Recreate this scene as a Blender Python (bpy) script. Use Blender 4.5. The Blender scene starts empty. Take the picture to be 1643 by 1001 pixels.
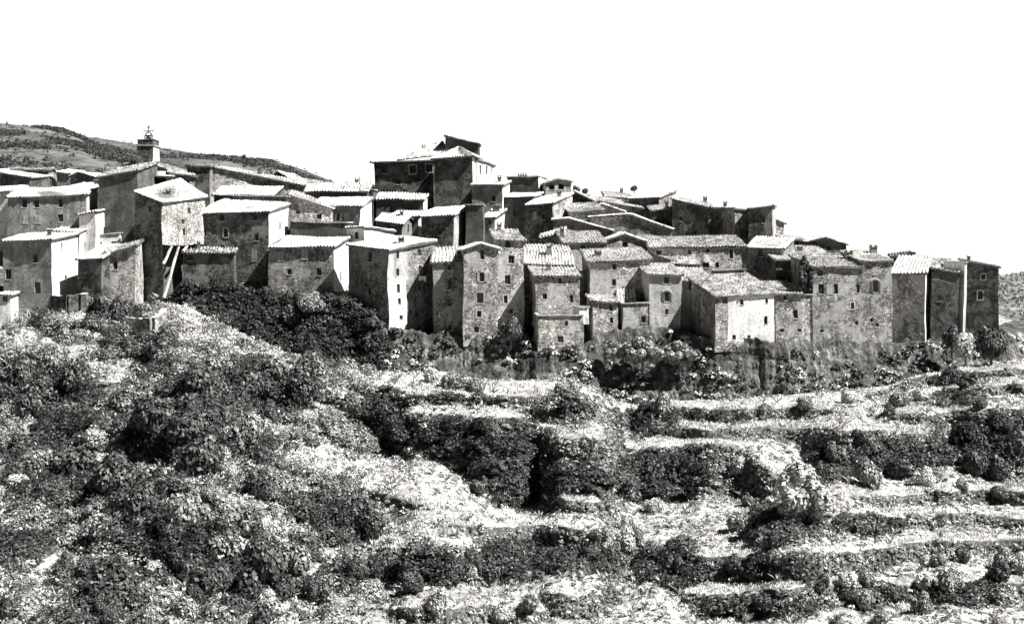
import bpy, bmesh, math, random
import numpy as np
from mathutils import Vector, noise
random.seed(7); np.random.seed(7)
R = math.radians
scene = bpy.context.scene

# ------------------------------------------------------------------ camera, sky, sun, exposure
F = 2400.0; CX = 821.5; HY = 400.0            # focal length and horizon in photograph pixels
cam_d = bpy.data.cameras.new('camera'); cam = bpy.data.objects.new('camera', cam_d)
scene.collection.objects.link(cam); scene.camera = cam
cam.location = (0, 0, 0); cam.rotation_euler = (R(90), 0, 0)
cam_d.sensor_fit = 'HORIZONTAL'; cam_d.sensor_width = 36; cam_d.lens = F/1643*36
cam_d.shift_y = -(500.5-HY)/1643; cam_d.clip_end = 9000

SUN_EL, SUN_AZ = 52, 19      # azimuth: degrees from +X (right) toward the camera
sd = Vector((math.cos(R(SUN_EL))*math.cos(R(SUN_AZ)), -math.cos(R(SUN_EL))*math.sin(R(SUN_AZ)), math.sin(R(SUN_EL))))
w = bpy.data.worlds.new('World'); scene.world = w; w.use_nodes = True
nt = w.node_tree; bg = nt.nodes['Background']
sky = nt.nodes.new('ShaderNodeTexSky'); sky.sky_type = 'NISHITA'; sky.sun_disc = False
sky.sun_elevation = R(SUN_EL); sky.sun_rotation = R(90+SUN_AZ); sky.dust_density = 4.0; sky.air_density = 1.0
bw = nt.nodes.new('ShaderNodeRGBToBW'); nt.links.new(sky.outputs[0], bw.inputs[0])
tcw = nt.nodes.new('ShaderNodeTexCoord'); sep = nt.nodes.new('ShaderNodeSeparateXYZ')
nt.links.new(tcw.outputs['Generated'], sep.inputs[0])
rmp = nt.nodes.new('ShaderNodeValToRGB'); nt.links.new(sep.outputs['Z'], rmp.inputs[0])   # dims the sky overhead to deepen the shade
rmp.color_ramp.elements[0].position = 0.12; rmp.color_ramp.elements[0].color = (1, 1, 1, 1)
rmp.color_ramp.elements[1].position = 0.45; rmp.color_ramp.elements[1].color = (.1, .1, .1, 1)
az = nt.nodes.new('ShaderNodeMapRange'); nt.links.new(sep.outputs['Y'], az.inputs[0])  # sky dimmed behind the camera so walls facing it stay dark
az.inputs[1].default_value = -.2; az.inputs[2].default_value = .75; az.inputs[3].default_value = .05; az.inputs[4].default_value = 1
m1 = nt.nodes.new('ShaderNodeMath'); m1.operation = 'MULTIPLY'; nt.links.new(rmp.outputs[0], m1.inputs[0]); nt.links.new(az.outputs[0], m1.inputs[1])
m2 = nt.nodes.new('ShaderNodeMath'); m2.operation = 'MULTIPLY'; nt.links.new(bw.outputs[0], m2.inputs[0]); nt.links.new(m1.outputs[0], m2.inputs[1])
tint = nt.nodes.new('ShaderNodeMix'); tint.data_type = 'RGBA'; tint.blend_type = 'MULTIPLY'; tint.inputs[0].default_value = 1
hz_ = nt.nodes.new('ShaderNodeValToRGB'); nt.links.new(sep.outputs['Z'], hz_.inputs[0]); he = hz_.color_ramp.elements     # white glow added low in the sky ahead of the camera
he[0].position = 0.0; he[0].color = (1, 1, 1, 1); he[1].position = 0.5; he[1].color = (0, 0, 0, 1); q_ = he.new(.2); q_.color = (1, 1, 1, 1)
m3 = nt.nodes.new('ShaderNodeMath'); m3.operation = 'MULTIPLY'; nt.links.new(hz_.outputs[0], m3.inputs[0]); nt.links.new(az.outputs[0], m3.inputs[1])
m4 = nt.nodes.new('ShaderNodeMath'); m4.operation = 'MULTIPLY_ADD'; nt.links.new(m3.outputs[0], m4.inputs[0]); m4.inputs[1].default_value = 2.5; 
m5 = nt.nodes.new('ShaderNodeMath'); m5.operation = 'MULTIPLY'; nt.links.new(m2.outputs[0], m5.inputs[0]); m5.inputs[1].default_value = .5
nt.links.new(m5.outputs[0], m4.inputs[2]); nt.links.new(m4.outputs[0], tint.inputs[6]); tint.inputs[7].default_value = (1, .985, .955, 1)
nt.links.new(tint.outputs[2], bg.inputs[0]); bg.inputs[1].default_value = 0.15
sl = bpy.data.lights.new('sun', 'SUN'); sl.energy = 5.0; sl.angle = R(0.5); sl.color = (1, .985, .955)
so = bpy.data.objects.new('sun', sl); scene.collection.objects.link(so)
so.rotation_euler = sd.to_track_quat('Z', 'Y').to_euler()
scene.view_settings.view_transform = 'Standard'; scene.view_settings.look = 'None'
scene.view_settings.exposure = 1.4; scene.view_settings.gamma = 1
scene.cycles.max_bounces = 4; scene.cycles.diffuse_bounces = 2

# ------------------------------------------------------------------ helpers
def T(px): return (px-CX)/F
def Zp(py, Y): return (HY-py)/F*Y
def P(px, py, Y): return Vector((T(px)*Y, Y, Zp(py, Y)))
COL = scene.collection
def put(o, parent=None):
    COL.objects.link(o)
    if parent: o.parent = parent
    return o
def tag(o, label=None, cat=None, group=None, kind=None):
    if label: o['label'] = label
    if cat: o['category'] = cat
    if group: o['group'] = group
    if kind: o['kind'] = kind
    return o
def empty(name, loc):
    o = bpy.data.objects.new(name, None); o.location = loc; o.empty_display_size = .5
    return put(o)
def warp(p):
    x, y, z = p; a = Vector((x*.16, y*.16, z*.13)); b = Vector((x*.7, y*.7, z*.7))
    return (x+.34*noise.noise(a)+.07*noise.noise(b), y+.3*noise.noise(a+Vector((7, 3, 1)))+.07*noise.noise(b+Vector((5, 1, 2))), z+.3*noise.noise(a+Vector((1, 9, 4)))+.05*noise.noise(b+Vector((3, 8, 2))))
class MB:
    """collects polygons in world coordinates, links them as one mesh"""
    def __init__(s): s.v = []; s.f = []; s.m = []; s.mats = []
    def mi(s, mat):
        if mat not in s.mats: s.mats.append(mat)
        return s.mats.index(mat)
    def poly(s, pts, mat):
        b = len(s.v); s.v += [tuple(p) for p in pts]; s.f.append(tuple(range(b, b+len(pts)))); s.m.append(s.mi(mat))
    def box(s, c, e, n, hx, hy, hz, mat):
        """centre, axis along, axis out, half sizes (along, out, up)"""
        c = Vector(c); e = Vector(e)*hx; n = Vector(n)*hy; u = Vector((0, 0, hz))
        k = [c+a*e+b*n+d*u for d in (-1, 1) for (a, b) in ((-1, -1), (1, -1), (1, 1), (-1, 1))]
        for q in ((3, 2, 1, 0), (4, 5, 6, 7), (0, 1, 5, 4), (1, 2, 6, 5), (2, 3, 7, 6), (3, 0, 4, 7)):
            s.poly([k[i] for i in q], mat)
    def tube(s, pts, r, mat, n=6):
        pts = [Vector(p) for p in pts]
        rings = []
        for i, p in enumerate(pts):
            d = (pts[min(i+1, len(pts)-1)]-pts[max(i-1, 0)]).normalized()
            a = d.orthogonal().normalized(); b = d.cross(a)
            rr = r[i] if isinstance(r, (list, tuple)) else r
            rings.append([p+(a*math.cos(k*2*math.pi/n)+b*math.sin(k*2*math.pi/n))*rr for k in range(n)])
        for i in range(len(rings)-1):
            for k in range(n):
                s.poly([rings[i][k], rings[i][(k+1) % n], rings[i+1][(k+1) % n], rings[i+1][k]], mat)
        s.poly(rings[0][::-1], mat); s.poly(rings[-1], mat)
    def build(s, name, parent=None, root=None, smooth=False):
        me = bpy.data.meshes.new(name)
        off = root.location if root else Vector((0, 0, 0))
        if root: s.v = [warp(q) for q in s.v]
        me.from_pydata([(x-off[0], y-off[1], z-off[2]) for x, y, z in s.v], [], s.f)
        for m in s.mats: me.materials.append(m)
        me.polygons.foreach_set('material_index', s.m)
        if smooth: me.polygons.foreach_set('use_smooth', [True]*len(s.f))
        me.update()
        return put(bpy.data.objects.new(name, me), parent)
def np_mesh(name, verts, faces, mat, smooth=False, link=True, parent=None):
    me = bpy.data.meshes.new(name); k = faces.shape[1]
    me.vertices.add(len(verts)); me.vertices.foreach_set('co', verts.astype(np.float32).ravel())
    me.loops.add(faces.size); me.loops.foreach_set('vertex_index', faces.astype(np.int32).ravel())
    me.polygons.add(len(faces)); me.polygons.foreach_set('loop_start', np.arange(0, faces.size, k, dtype=np.int32))
    me.polygons.foreach_set('loop_total', np.full(len(faces), k, dtype=np.int32))
    if smooth: me.polygons.foreach_set('use_smooth', np.ones(len(faces), dtype=bool))
    me.update(calc_edges=True); me.validate()
    for m in (mat if isinstance(mat, (list, tuple)) else [mat]): me.materials.append(m)
    o = bpy.data.objects.new(name, me)
    return put(o, parent) if link else o

# ------------------------------------------------------------------ materials (the photograph is a toned black and white print)
def g(v): return (v, v*.996, v*.988, 1)
def new_mat(name, rough=.9, spec=.2):
    m = bpy.data.materials.new(name); m.use_nodes = True
    b = m.node_tree.nodes['Principled BSDF']; b.inputs['Roughness'].default_value = rough
    b.inputs['Specular IOR Level'].default_value = spec
    return m, m.node_tree, b
def ramp(nt, src, stops):
    r = nt.nodes.new('ShaderNodeValToRGB'); nt.links.new(src, r.inputs[0])
    e = r.color_ramp.elements
    e[0].position, e[0].color = stops[0][0], g(stops[0][1]); e[1].position, e[1].color = stops[-1][0], g(stops[-1][1])
    for p, c in stops[1:-1]:
        k = e.new(p); k.color = g(c)
    return r.outputs[0]
def pos(nt, scale=(1, 1, 1)):
    ge = nt.nodes.new('ShaderNodeNewGeometry'); mp = nt.nodes.new('ShaderNodeMapping')
    mp.inputs['Scale'].default_value = scale; nt.links.new(ge.outputs['Position'], mp.inputs[0]); return mp.outputs[0]
def nz(nt, vec, sc, det=4, rough=.6):
    n = nt.nodes.new('ShaderNodeTexNoise'); n.inputs['Scale'].default_value = sc; n.inputs['Detail'].default_value = det
    n.inputs['Roughness'].default_value = rough; nt.links.new(vec, n.inputs['Vector']); return n.outputs[0]
def mul(nt, a, b, mode='MULTIPLY', f=1.0):
    m = nt.nodes.new('ShaderNodeMix'); m.data_type = 'RGBA'; m.blend_type = mode; m.inputs[0].default_value = f
    nt.links.new(a, m.inputs[6]); nt.links.new(b, m.inputs[7]); return m.outputs[2]
def bump(nt, b, h, st, dist):
    n = nt.nodes.new('ShaderNodeBump'); n.inputs['Strength'].default_value = st; n.inputs['Distance'].default_value = dist
    nt.links.new(h, n.inputs['Height']); nt.links.new(n.outputs[0], b.inputs['Normal'])
def rubble(name, lo, hi, joint, sc=4.6, st=.8, patch=0):
    m, nt, b = new_mat(name)
    p = pos(nt, (1, 1, 1.6))
    v = nt.nodes.new('ShaderNodeTexVoronoi'); v.inputs['Scale'].default_value = sc; nt.links.new(p, v.inputs['Vector'])
    v2 = nt.nodes.new('ShaderNodeTexVoronoi'); v2.feature = 'DISTANCE_TO_EDGE'; v2.inputs['Scale'].default_value = sc; nt.links.new(p, v2.inputs['Vector'])
    hsv = nt.nodes.new('ShaderNodeSeparateColor'); nt.links.new(v.outputs['Color'], hsv.inputs[0])
    c = ramp(nt, hsv.outputs[0], [(0, lo*.7), (.5, (lo+hi)*.45), (.78, hi), (.95, min(.85, hi*1.9))])
    j = ramp(nt, v2.outputs['Distance'], [(0, joint), (.1, 1)])
    c = mul(nt, c, j)
    c = mul(nt, c, ramp(nt, nz(nt, pos(nt), .28, 6, .7), [(.3, .4), (.5, .85), (.68, 1.5)]))
    c = mul(nt, c, ramp(nt, nz(nt, pos(nt), 1.1, 5, .7), [(.36, .6), (.62, 1.25)]))
    c = mul(nt, c, ramp(nt, nz(nt, pos(nt, (1, 1, .12)), 1.3, 4), [(.35, .6), (.6, 1.0)]))     # rain streaks
    if patch:      # remains of old render
        mk = ramp(nt, nz(nt, pos(nt), .33, 7, .62), [(.53, 0), (.56, 1)])
        mm = nt.nodes.new('ShaderNodeMix'); mm.data_type = 'RGBA'; nt.links.new(mk, mm.inputs[0]); nt.links.new(c, mm.inputs[6])
        nt.links.new(ramp(nt, nz(nt, pos(nt), 1.5, 7, .7), [(.32, patch*.55), (.65, patch*1.15)]), mm.inputs[7]); c = mm.outputs[2]
    oi = nt.nodes.new('ShaderNodeObjectInfo'); c = mul(nt, c, ramp(nt, oi.outputs['Random'], [(0, .75), (1, 1.4)]))
    nt.links.new(c, b.inputs['Base Color'])
    ad = nt.nodes.new('ShaderNodeMath'); ad.operation = 'ADD'
    nt.links.new(j, ad.inputs[0]); nt.links.new(hsv.outputs[1], ad.inputs[1])
    bump(nt, b, ad.outputs[0], st, .1); return m
def plaster(name, lo, hi, sc=.5):
    m, nt, b = new_mat(name)
    c = ramp(nt, nz(nt, pos(nt), sc, 8, .7), [(.32, lo), (.5, (lo+hi)/2), (.62, hi)])
    c = mul(nt, c, ramp(nt, nz(nt, pos(nt, (1, 1, .12)), 1.6, 5), [(.3, .62), (.6, 1.05)]))
    c = mul(nt, c, ramp(nt, nz(nt, pos(nt), 4, 4, .7), [(.38, .45), (.47, 1)]))
    nt.links.new(c, b.inputs['Base Color']); bump(nt, b, nz(nt, pos(nt), 3, 6, .7), .5, .08); return m
def flat(name, v, rough=.8, var=.35, sc=3, spec=.2):
    m, nt, b = new_mat(name, rough, spec)
    nt.links.new(ramp(nt, nz(nt, pos(nt), sc, 5), [(.3, v*(1-var)), (.7, v*(1+var))]), b.inputs['Base Color']); return m
M = {}
M['dark'] = rubble('rubble_stone_dark_shaded', .075, .145, .5, 5, .6, .17)  # dark stone that also carries the shade of sunless fronts
M['rub'] = rubble('rubble_stone', .24, .58, .35, patch=.42)
M['pale'] = rubble('rubble_stone_pale', .28, .62, .35)
M['plg'] = plaster('plaster_grey', .14, .30)
M['plp'] = plaster('plaster_pale', .30, .55)
M['plw'] = plaster('sunlit_limewash', .55, .80, .35)  # also whitens sunlit end walls, light put into the colour
M['dash'] = plaster('plaster_dark_shaded', .06, .15)  # plaster with the shade of unlit fronts put into its colour
M['sill'] = flat('sill_stone', .5)
M['white'] = flat('white_paint', .75, var=.1)
M['wood'] = flat('weathered_wood', .10, sc=8)
M['shut'] = flat('shutter_paint', .36, var=.2, sc=9)
M['shutd'] = flat('dark_shutter_paint', .12, var=.3, sc=9)
M['hole'] = flat('painted_room_dark', .012, rough=.6)
M['iron'] = flat('iron', .05, rough=.5)
M['soot'] = flat('sooty_chimney_stone', .12, var=.6, sc=4)
M['cloth'] = flat('white_cloth', .75, var=.05)
m, nt, b = new_mat('glass_pane', .15, .5); b.inputs['Base Color'].default_value = g(.015); M['glass'] = m
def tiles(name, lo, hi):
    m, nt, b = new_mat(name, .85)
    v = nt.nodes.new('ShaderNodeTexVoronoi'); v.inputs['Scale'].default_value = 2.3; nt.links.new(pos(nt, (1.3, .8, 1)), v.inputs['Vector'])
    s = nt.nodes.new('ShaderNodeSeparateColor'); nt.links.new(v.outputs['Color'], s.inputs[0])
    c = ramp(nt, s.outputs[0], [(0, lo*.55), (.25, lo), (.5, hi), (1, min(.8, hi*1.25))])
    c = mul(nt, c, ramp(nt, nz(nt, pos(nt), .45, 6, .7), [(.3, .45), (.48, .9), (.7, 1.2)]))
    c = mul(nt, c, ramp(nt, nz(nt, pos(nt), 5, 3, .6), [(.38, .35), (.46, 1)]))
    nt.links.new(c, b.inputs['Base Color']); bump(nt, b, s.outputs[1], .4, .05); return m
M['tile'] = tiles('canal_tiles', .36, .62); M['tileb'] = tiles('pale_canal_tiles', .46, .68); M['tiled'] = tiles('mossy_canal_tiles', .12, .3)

# ------------------------------------------------------------------ houses
GROUND = []          # (x, y, z) where the village ground passes under each house
def roof_panel(mb, c00, c10, c11, c01, mat, rng):
    """canal tiles: eave c00-c10, top c01-c11; ridges run up the slope, courses step down it"""
    c00, c10, c11, c01 = map(Vector, (c00, c10, c11, c01))
    wd = max((c10-c00).length, (c11-c01).length); ln = max((c01-c00).length, (c11-c10).length)
    per = .46; nu = max(4, int(wd/per))*4; nv = max(3, int(ln/.5))
    n = ((c10-c00).cross(c01-c00))
    if n.length < 1e-6: n = (c10-c00).cross(c11-c10)
    n.normalize()
    if n.z < 0: n = -n
    sag = rng.uniform(.05, .28)
    base = len(mb.v); rows = 0
    colj = [rng.uniform(-.06, .06) for _ in range(nu//4+2)]
    for j in range(nv+1):
        for half in ((0, 1) if 0 < j < nv else (0,)):
            v = j/nv; rows += 1
            rowj = rng.uniform(-.02, .02)
            for i in range(nu+1):
                u = i/nu
                p = (c00*(1-u)+c10*u)*(1-v)+(c01*(1-u)+c11*u)*v
                ph = i % 4
                h = (0, .12, .23, .12)[ph]
                k = i//4
                st = .05 if half == 0 and j > 0 else 0      # upper tile laps over the lower one
                st = (.045 if half else 0)
                dz = -sag*math.sin(math.pi*u)*math.sin(math.pi*min(1, v+.15))
                p = p+n*(h+st+rowj+colj[k]*.4+rng.uniform(-.012, .012))+Vector((0, 0, dz))
                if j == 0: p += (c00-c01).normalized()*colj[k]*1.6
                mb.v.append(tuple(p))
    mi = mb.mi(mat)
    for r in range(rows-1):
        for i in range(nu):
            a = base+r*(nu+1)+i
            mb.f.append((a, a+1, a+nu+2, a+nu+1)); mb.m.append(mi)
    # boards and mortar under the tiles
    d = Vector((0, 0, -.17)); t = Vector((0, 0, -.02+0)); wm = M['soot']
    q = [c00, c10, c11, c01]; top = [p+t-Vector((0, 0, sag*.0)) for p in q]; bot = [p+d for p in q]
    mb.poly(bot[::-1], wm)
    for i in range(4):
        mb.poly([bot[i], bot[(i+1) % 4], q[(i+1) % 4]+n*.05, q[i]+n*.05], wm)

def wall(mb, O, e, n, L, zb, top, openings, mat, zones=()):
    """top: list of (s, z); openings (s0,s1,z0,z1); zones (s0,s1,z0,mat)"""
    def zt(s):
        for (a, za), (b_, zb_) in zip(top[:-1], top[1:]):
            if s <= b_+1e-6: return za+(zb_-za)*((s-a)/max(1e-6, b_-a))
        return top[-1][1]
    mt = min(z for _, z in top)-.12
    ops = [(a, b_, c, min(d, mt)) for a, b_, c, d in openings if min(d, mt) > c+.1]
    ss = {0, L}
    for s_, _ in top: ss.add(min(L, max(0, s_)))
    for o in ops: ss |= {o[0], o[1]}
    for z_ in zones: ss |= {max(0, z_[0]), min(L, z_[1])}
    for q in range(1, int(L/1.4)+1): ss.add(L*q/(int(L/1.4)+1))
    ss = sorted(x for x in ss if 0 <= x <= L)
    zs = {zb}
    for o in ops: zs |= {o[2], o[3]}
    for z_ in zones: zs.add(z_[2])
    zlim = mt-.2
    for q in range(1, int((zlim-zb)/1.4)+1): zs.add(zb+(zlim-zb)*q/(int((zlim-zb)/1.4)+1))
    zs = sorted(z for z in zs if zb <= z <= mt)
    def pt(s, z, dep=0): return Vector((O[0]+e[0]*s-n[0]*dep, O[1]+e[1]*s-n[1]*dep, z))
    for s0, s1 in zip(ss[:-1], ss[1:]):
        if s1-s0 < 1e-4: continue
        for i, z0 in enumerate(zs):
            last = i == len(zs)-1
            z1 = None if last else zs[i+1]
            sc, zc = (s0+s1)/2, (z0+(z1 if z1 is not None else z0+.05))/2
            if any(o[0] < sc < o[1] and o[2] < zc < o[3] for o in ops) and not last: continue
            mm = mat
            for z_ in zones:
                if z_[0] < sc < z_[1] and zc > z_[2]: mm = z_[3]
            if last: mb.poly([pt(s0, z0), pt(s1, z0), pt(s1, zt(s1)), pt(s0, zt(s0))], mm)
            else: mb.poly([pt(s0, z0), pt(s1, z0), pt(s1, z1), pt(s0, z1)], mm)
    D = .3
    for a, b_, c, d in ops:
        mb.poly([pt(a, c), pt(a, d), pt(a, d, D), pt(a, c, D)], mat); mb.poly([pt(b_, d), pt(b_, c), pt(b_, c, D), pt(b_, d, D)], mat)
        mb.poly([pt(a, d), pt(b_, d), pt(b_, d, D), pt(a, d, D)], mat); mb.poly([pt(b_, c), pt(a, c), pt(a, c, D), pt(b_, c, D)], mat)
    return ops

def window(root, O, e, n, op, kind):
    a, b_, c, d = op; e = Vector((e[0], e[1], 0)); n = Vector((n[0], n[1], 0)); O = Vector((O[0], O[1], 0))
    def at(s, z, out): return O+e*s+n*out+Vector((0, 0, z))
    wd, ht = b_-a, d-c; mx, mz = (a+b_)/2, (c+d)/2
    up = MB(); name = 'door' if kind == 'D' else 'window'
    fm = M['wood']
    t = .055
    for sx in (a+t, b_-t): up.box(at(sx, mz, -.22), e, n, t-.003, .04, ht/2-.004, fm)
    for sz in (c+t, d-t): up.box(at(mx, sz, -.22), e, n, wd/2-2*t, .038, t-.003, fm)
    if kind != 'D': up.box(at(mx, c-.05, .0), e, n, wd/2+.06, .06, .045, M['sill'])
    if kind == 'f':
        for sx in (a-.09, b_+.09): up.box(at(sx, mz, .0), e, n, .09, .03, ht/2+.17, M['plp'])
        up.box(at(mx, d+.09, .0), e, n, wd/2-.004, .029, .08, M['plp'])
        up.box(at(mx, c-.15, .0), e, n, wd/2-.004, .029, .05, M['plp'])
    if kind == 'a':       # arched head
        n_ = 8
        for i in range(n_):
            an = math.pi*(i+.5)/n_
            up.box(at(mx+math.cos(an)*(wd/2+.35), d-.3+math.sin(an)*.62, .01), e, n, .16, .04, .1, M['sill'])
    if kind in 'dfsa' and wd > .5: up.box(at(mx, mz, -.21), e, n, .03, .03, ht/2-2*t, fm)
    wo = up.build(name, root, root)
    pn = MB(); pn.box(at(mx, mz, -.29), e, n, wd/2-.006, .03, ht/2-.006, M['wood'] if kind == 'D' else (M['glass'] if kind in 'dfsa' else M['hole']))  # open bays get a near-black sheet painted as the unlit inside
    pn.build('door_leaf' if kind == 'D' else 'pane_or_dark_sheet', wo, root)
    if kind in 'sa':
        for sg in (-1, 1):
            sh = MB(); sm = M['shut'] if kind == 's' else M['shutd']; cx = mx+sg*(wd/2+wd*.27)
            sh.box(at(cx, mz, .05), e, n, wd*.24, .02, ht/2, sm)
            for q in range(5): sh.box(at(cx, c+ht*(q+.5)/5, .08), e, n, wd*.19, .014, ht*.035, sm)
            sh.build('shutter', wo, root)
    if kind == 'c':
        for sg in (-1, 1):
            sh = MB(); cx = mx+sg*wd*.25
            sh.box(at(cx, mz, -.03), e, n, wd*.225, .02, ht/2-.02, M['shut'])
            for q in range(6): sh.box(at(cx, c+ht*(q+.5)/6, .0), e, n, wd*.19, .014, ht*.03, M['shut'])
            sh.build('shutter', wo, root)
    return wo

def chimney(root, roof, p, wd=.55, ht=1.3, pale=False):
    m_ = MB(); mt = M['plp'] if pale else M['soot']; e = Vector((1, .12, 0)).normalized(); n = Vector((.12, -1, 0)).normalized()
    p = Vector(p)
    m_.box(p+Vector((0, 0, ht/2-.5)), e, n, wd/2, wd*.4, ht/2+.5, mt)
    m_.box(p+Vector((0, 0, ht+.05)), e, n, wd/2+.1, wd*.4+.1, .05, mt)
    for sx in (-1, 1): m_.box(p+e*sx*wd*.38+Vector((0, 0, ht+.22)), e, n, .07, wd*.38, .12, mt)
    m_.box(p+Vector((0, 0, ht+.38)), e, n, wd/2+.13, wd*.4+.12, .04, M['tile'])
    m_.build('chimney', roof, root)

HN = [0]
def house(label, A, B, eL, eR, base, Y, S=None, d=8.0, th=-8.0, roof='shed', rise=1.8, pk=None, wall_m='rub', side_m=None, back_rise=None,
          win=(), swin=(), chim=(), tm='tile', name='stone_house', cat='house', zones=(), h=5.0, over=.32, szones=(), group=None, side_base=None, wallpart='wall'):
    rng = random.Random(HN[0]*13+5); HN[0] += 1
    tA, tB = T(A), T(B); Bp = Vector((tB*Y, Y)); 
    if S is not None:
        tS = T(S); lo, hi = R(-80), R(60)
        def far(t_): return (Bp.x-d*math.sin(t_))/(Bp.y+d*math.cos(t_))
        # projected far corner falls as theta grows
        for _ in range(50):
            mid = (lo+hi)/2
            if far(mid) > tS: lo = mid
            else: hi = mid
        t = (lo+hi)/2
    else: t = R(th)
    e = Vector((math.cos(t), math.sin(t))); n = Vector((math.sin(t), -math.cos(t)))
    W = (Bp.x-tA*Bp.y)/(math.cos(t)-tA*math.sin(t))
    Ap = Bp-e*W; bk = -n
    zA, zB = Zp(eL, Ap.y), Zp(eR, Bp.y)
    zb = Zp(base, Y)-(2.6 if B < 600 else .9) if base and base < 600 else (min(zA, zB)-h-3)
    g0 = Zp(base, Y) if base else min(zA, zB)-h
    GROUND.append(((Ap+Bp)/2+bk*1.0, g0)); GROUND.append(((Ap+Bp)/2+bk*d, g0+.8))
    root = empty(name, (((Ap+Bp)/2+bk*d/2).x, ((Ap+Bp)/2+bk*d/2).y, zb))
    tag(root, label, cat, group)
    def tpk(p):     # fraction along the front and z for a pixel on the front plane
        tt = T(p[0]); s = (tt*Ap.y-Ap.x)/(e.x-tt*e.y); yy = Ap.y+e.y*s
        return s, Zp(p[1], yy)
    def tsd(p):     # along the right side from B
        tt = T(p[0]); s = (tt*Bp.y-Bp.x)/(bk.x-tt*bk.y); yy = Bp.y+bk.y*s
        return s, Zp(p[1], yy)
    if roof == 'gy':
        sp, zp = tpk(pk); up = sp/W
        H = lambda u, v: ((zA+(zp-zA)*u/up) if u <= up else (zp+(zB-zp)*(u-up)/(1-up)))
        ftop = [(0, zA), (sp, zp), (W, zB)]; stop = [(0, zB), (d, zB)]; btop = [(0, zB), (W-sp, zp), (W, zA)]; ltop = [(0, zA), (d, zA)]
    elif roof == 'gx':
        H = lambda u, v: zA+(zB-zA)*u+rise*(1-abs(2*v-1))
        ftop = [(0, zA), (W, zB)]; stop = [(0, zB), (d/2, zB+rise), (d, zB)]; btop = [(0, zB), (W, zA)]; ltop = [(0, zA), (d/2, zA+rise), (d, zA)]
    elif roof in ('hip', 'flat'):
        H = lambda u, v: zA+(zB-zA)*u
        ftop = [(0, zA), (W, zB)]; stop = [(0, zB), (d, zB)]; btop = [(0, zB), (W, zA)]; ltop = [(0, zA), (d, zA)]
    else:
        br = rise if back_rise is None else back_rise      # back_rise: rise at the left back corner
        H = lambda u, v: zA+(zB-zA)*u+(br*(1-u)+rise*u)*v
        ftop = [(0, zA), (W, zB)]; stop = [(0, zB), (d, zB+rise)]; btop = [(0, zB+rise), (W, zA+br)]; ltop = [(0, zA+br), (d, zA)]
        
    def mk(lst, f, L):
        o_ = []; ks = []
        for w_ in lst:
            k = w_[2] if len(w_) > 2 else 'd'; ww = (w_[3] if len(w_) > 3 else 7.5)*Y/F; hh = (w_[4] if len(w_) > 4 else 13)*Y/F
            ww *= rng.uniform(.85, 1.2); hh *= rng.uniform(.85, 1.12)
            s, z = f((w_[0], w_[1]))
            if f is tsd: ww = min(ww, L*.35) if len(w_) <= 3 else w_[3]*Y/F
            ww = max(ww, .35)
            s = min(max(s, ww/2+.15), L-ww/2-.15)
            o_.append((s-ww/2, s+ww/2, z-hh/2, z+hh/2)); ks.append(k)
        return o_, ks
    sm_ = side_m or wall_m  # sunward side can take a paler material, sunlight painted in
    mw = M[wall_m]; ms = M[sm_]
    mb = MB()
    zn = [(tpk((a_, 400))[0], tpk((b_, 400))[0], tpk(((a_+b_)/2, c_))[1], M[m_]) for a_, b_, c_, m_ in zones]
    fo, fk = mk(win, tpk, W); sob, sk = mk(swin, tsd, d)
    fops = wall(mb, Ap, e, n, W, zb, ftop, fo, mw, zn)
    zsb = zb if side_base is None else Zp(side_base, Y)
    sops = wall(mb, Bp, bk, e, d, zsb, stop, sob, ms, [(tsd((a_, 400))[0], tsd((b_, 400))[0], tsd(((a_+b_)/2, c_))[1], M[m_]) for a_, b_, c_, m_ in szones])
    if side_base is not None:       # overhanging side: underside of the floor
        wall(mb, Bp-e*2.2, bk, e, d, zb, [(0, zsb), (d, zsb)], [], M['dash'])
        mb.poly([(*(Bp-e*2.2), zsb), (*Bp, zsb), (*(Bp+bk*d), zsb), (*(Bp+bk*d-e*2.2), zsb)], M['wood'])
    wall(mb, Bp+bk*d, -e, -n, W, zb, btop, [], mw)
    if roof in ('shed',): wall(mb, Ap+bk*d, -bk, -e, d, zb, ltop, [], mw)
    else: wall(mb, Ap+bk*d, -bk, -e, d, zb, [(0, ltop[-1][1])]+[(d-s_, z_) for s_, z_ in ltop[1:-1]]+[(d, ltop[0][1])], [], mw)
    mb.build(wallpart, root, root)
    for op, k in zip(fo, fk):
        q = [o for o in fops if abs(o[0]-op[0]) < 1e-6 and abs(o[2]-op[2]) < 1e-6]
        if q: window(root, Ap, e, n, q[0], k)
    for op, k in zip(sob, sk):
        q = [o for o in sops if abs(o[0]-op[0]) < 1e-6 and abs(o[2]-op[2]) < 1e-6]
        if q: window(root, Bp, bk, e, q[0], k)
    # roof
    tmm = M[tm]; rb = MB(); eu = over/W; ev = over/d
    def C(u, v, z): q = Ap+e*(u*W)+bk*(v*d); return Vector((q.x, q.y, z+.06))
    if roof == 'shed':
        hh = lambda u, v: zA+(zB-zA)*u+(br*(1-u)+rise*u)*v
        c = [(-eu, -ev), (1+eu, -ev), (1+eu, 1+ev), (-eu, 1+ev)]
        c = [C(u, v, hh(u, v)) for u, v in c]
        if rise >= 0: roof_panel(rb, *c, tmm, rng)
        else: roof_panel(rb, c[2], c[3], c[0], c[1], tmm, rng)
    elif roof == 'gx':
        el = lambda u: zA+(zB-zA)*u
        roof_panel(rb, C(-eu, -ev, el(-eu)-2*rise*ev), C(1+eu, -ev, el(1+eu)-2*rise*ev), C(1+eu, .5, el(1+eu)+rise), C(-eu, .5, el(-eu)+rise), tmm, rng)
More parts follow.
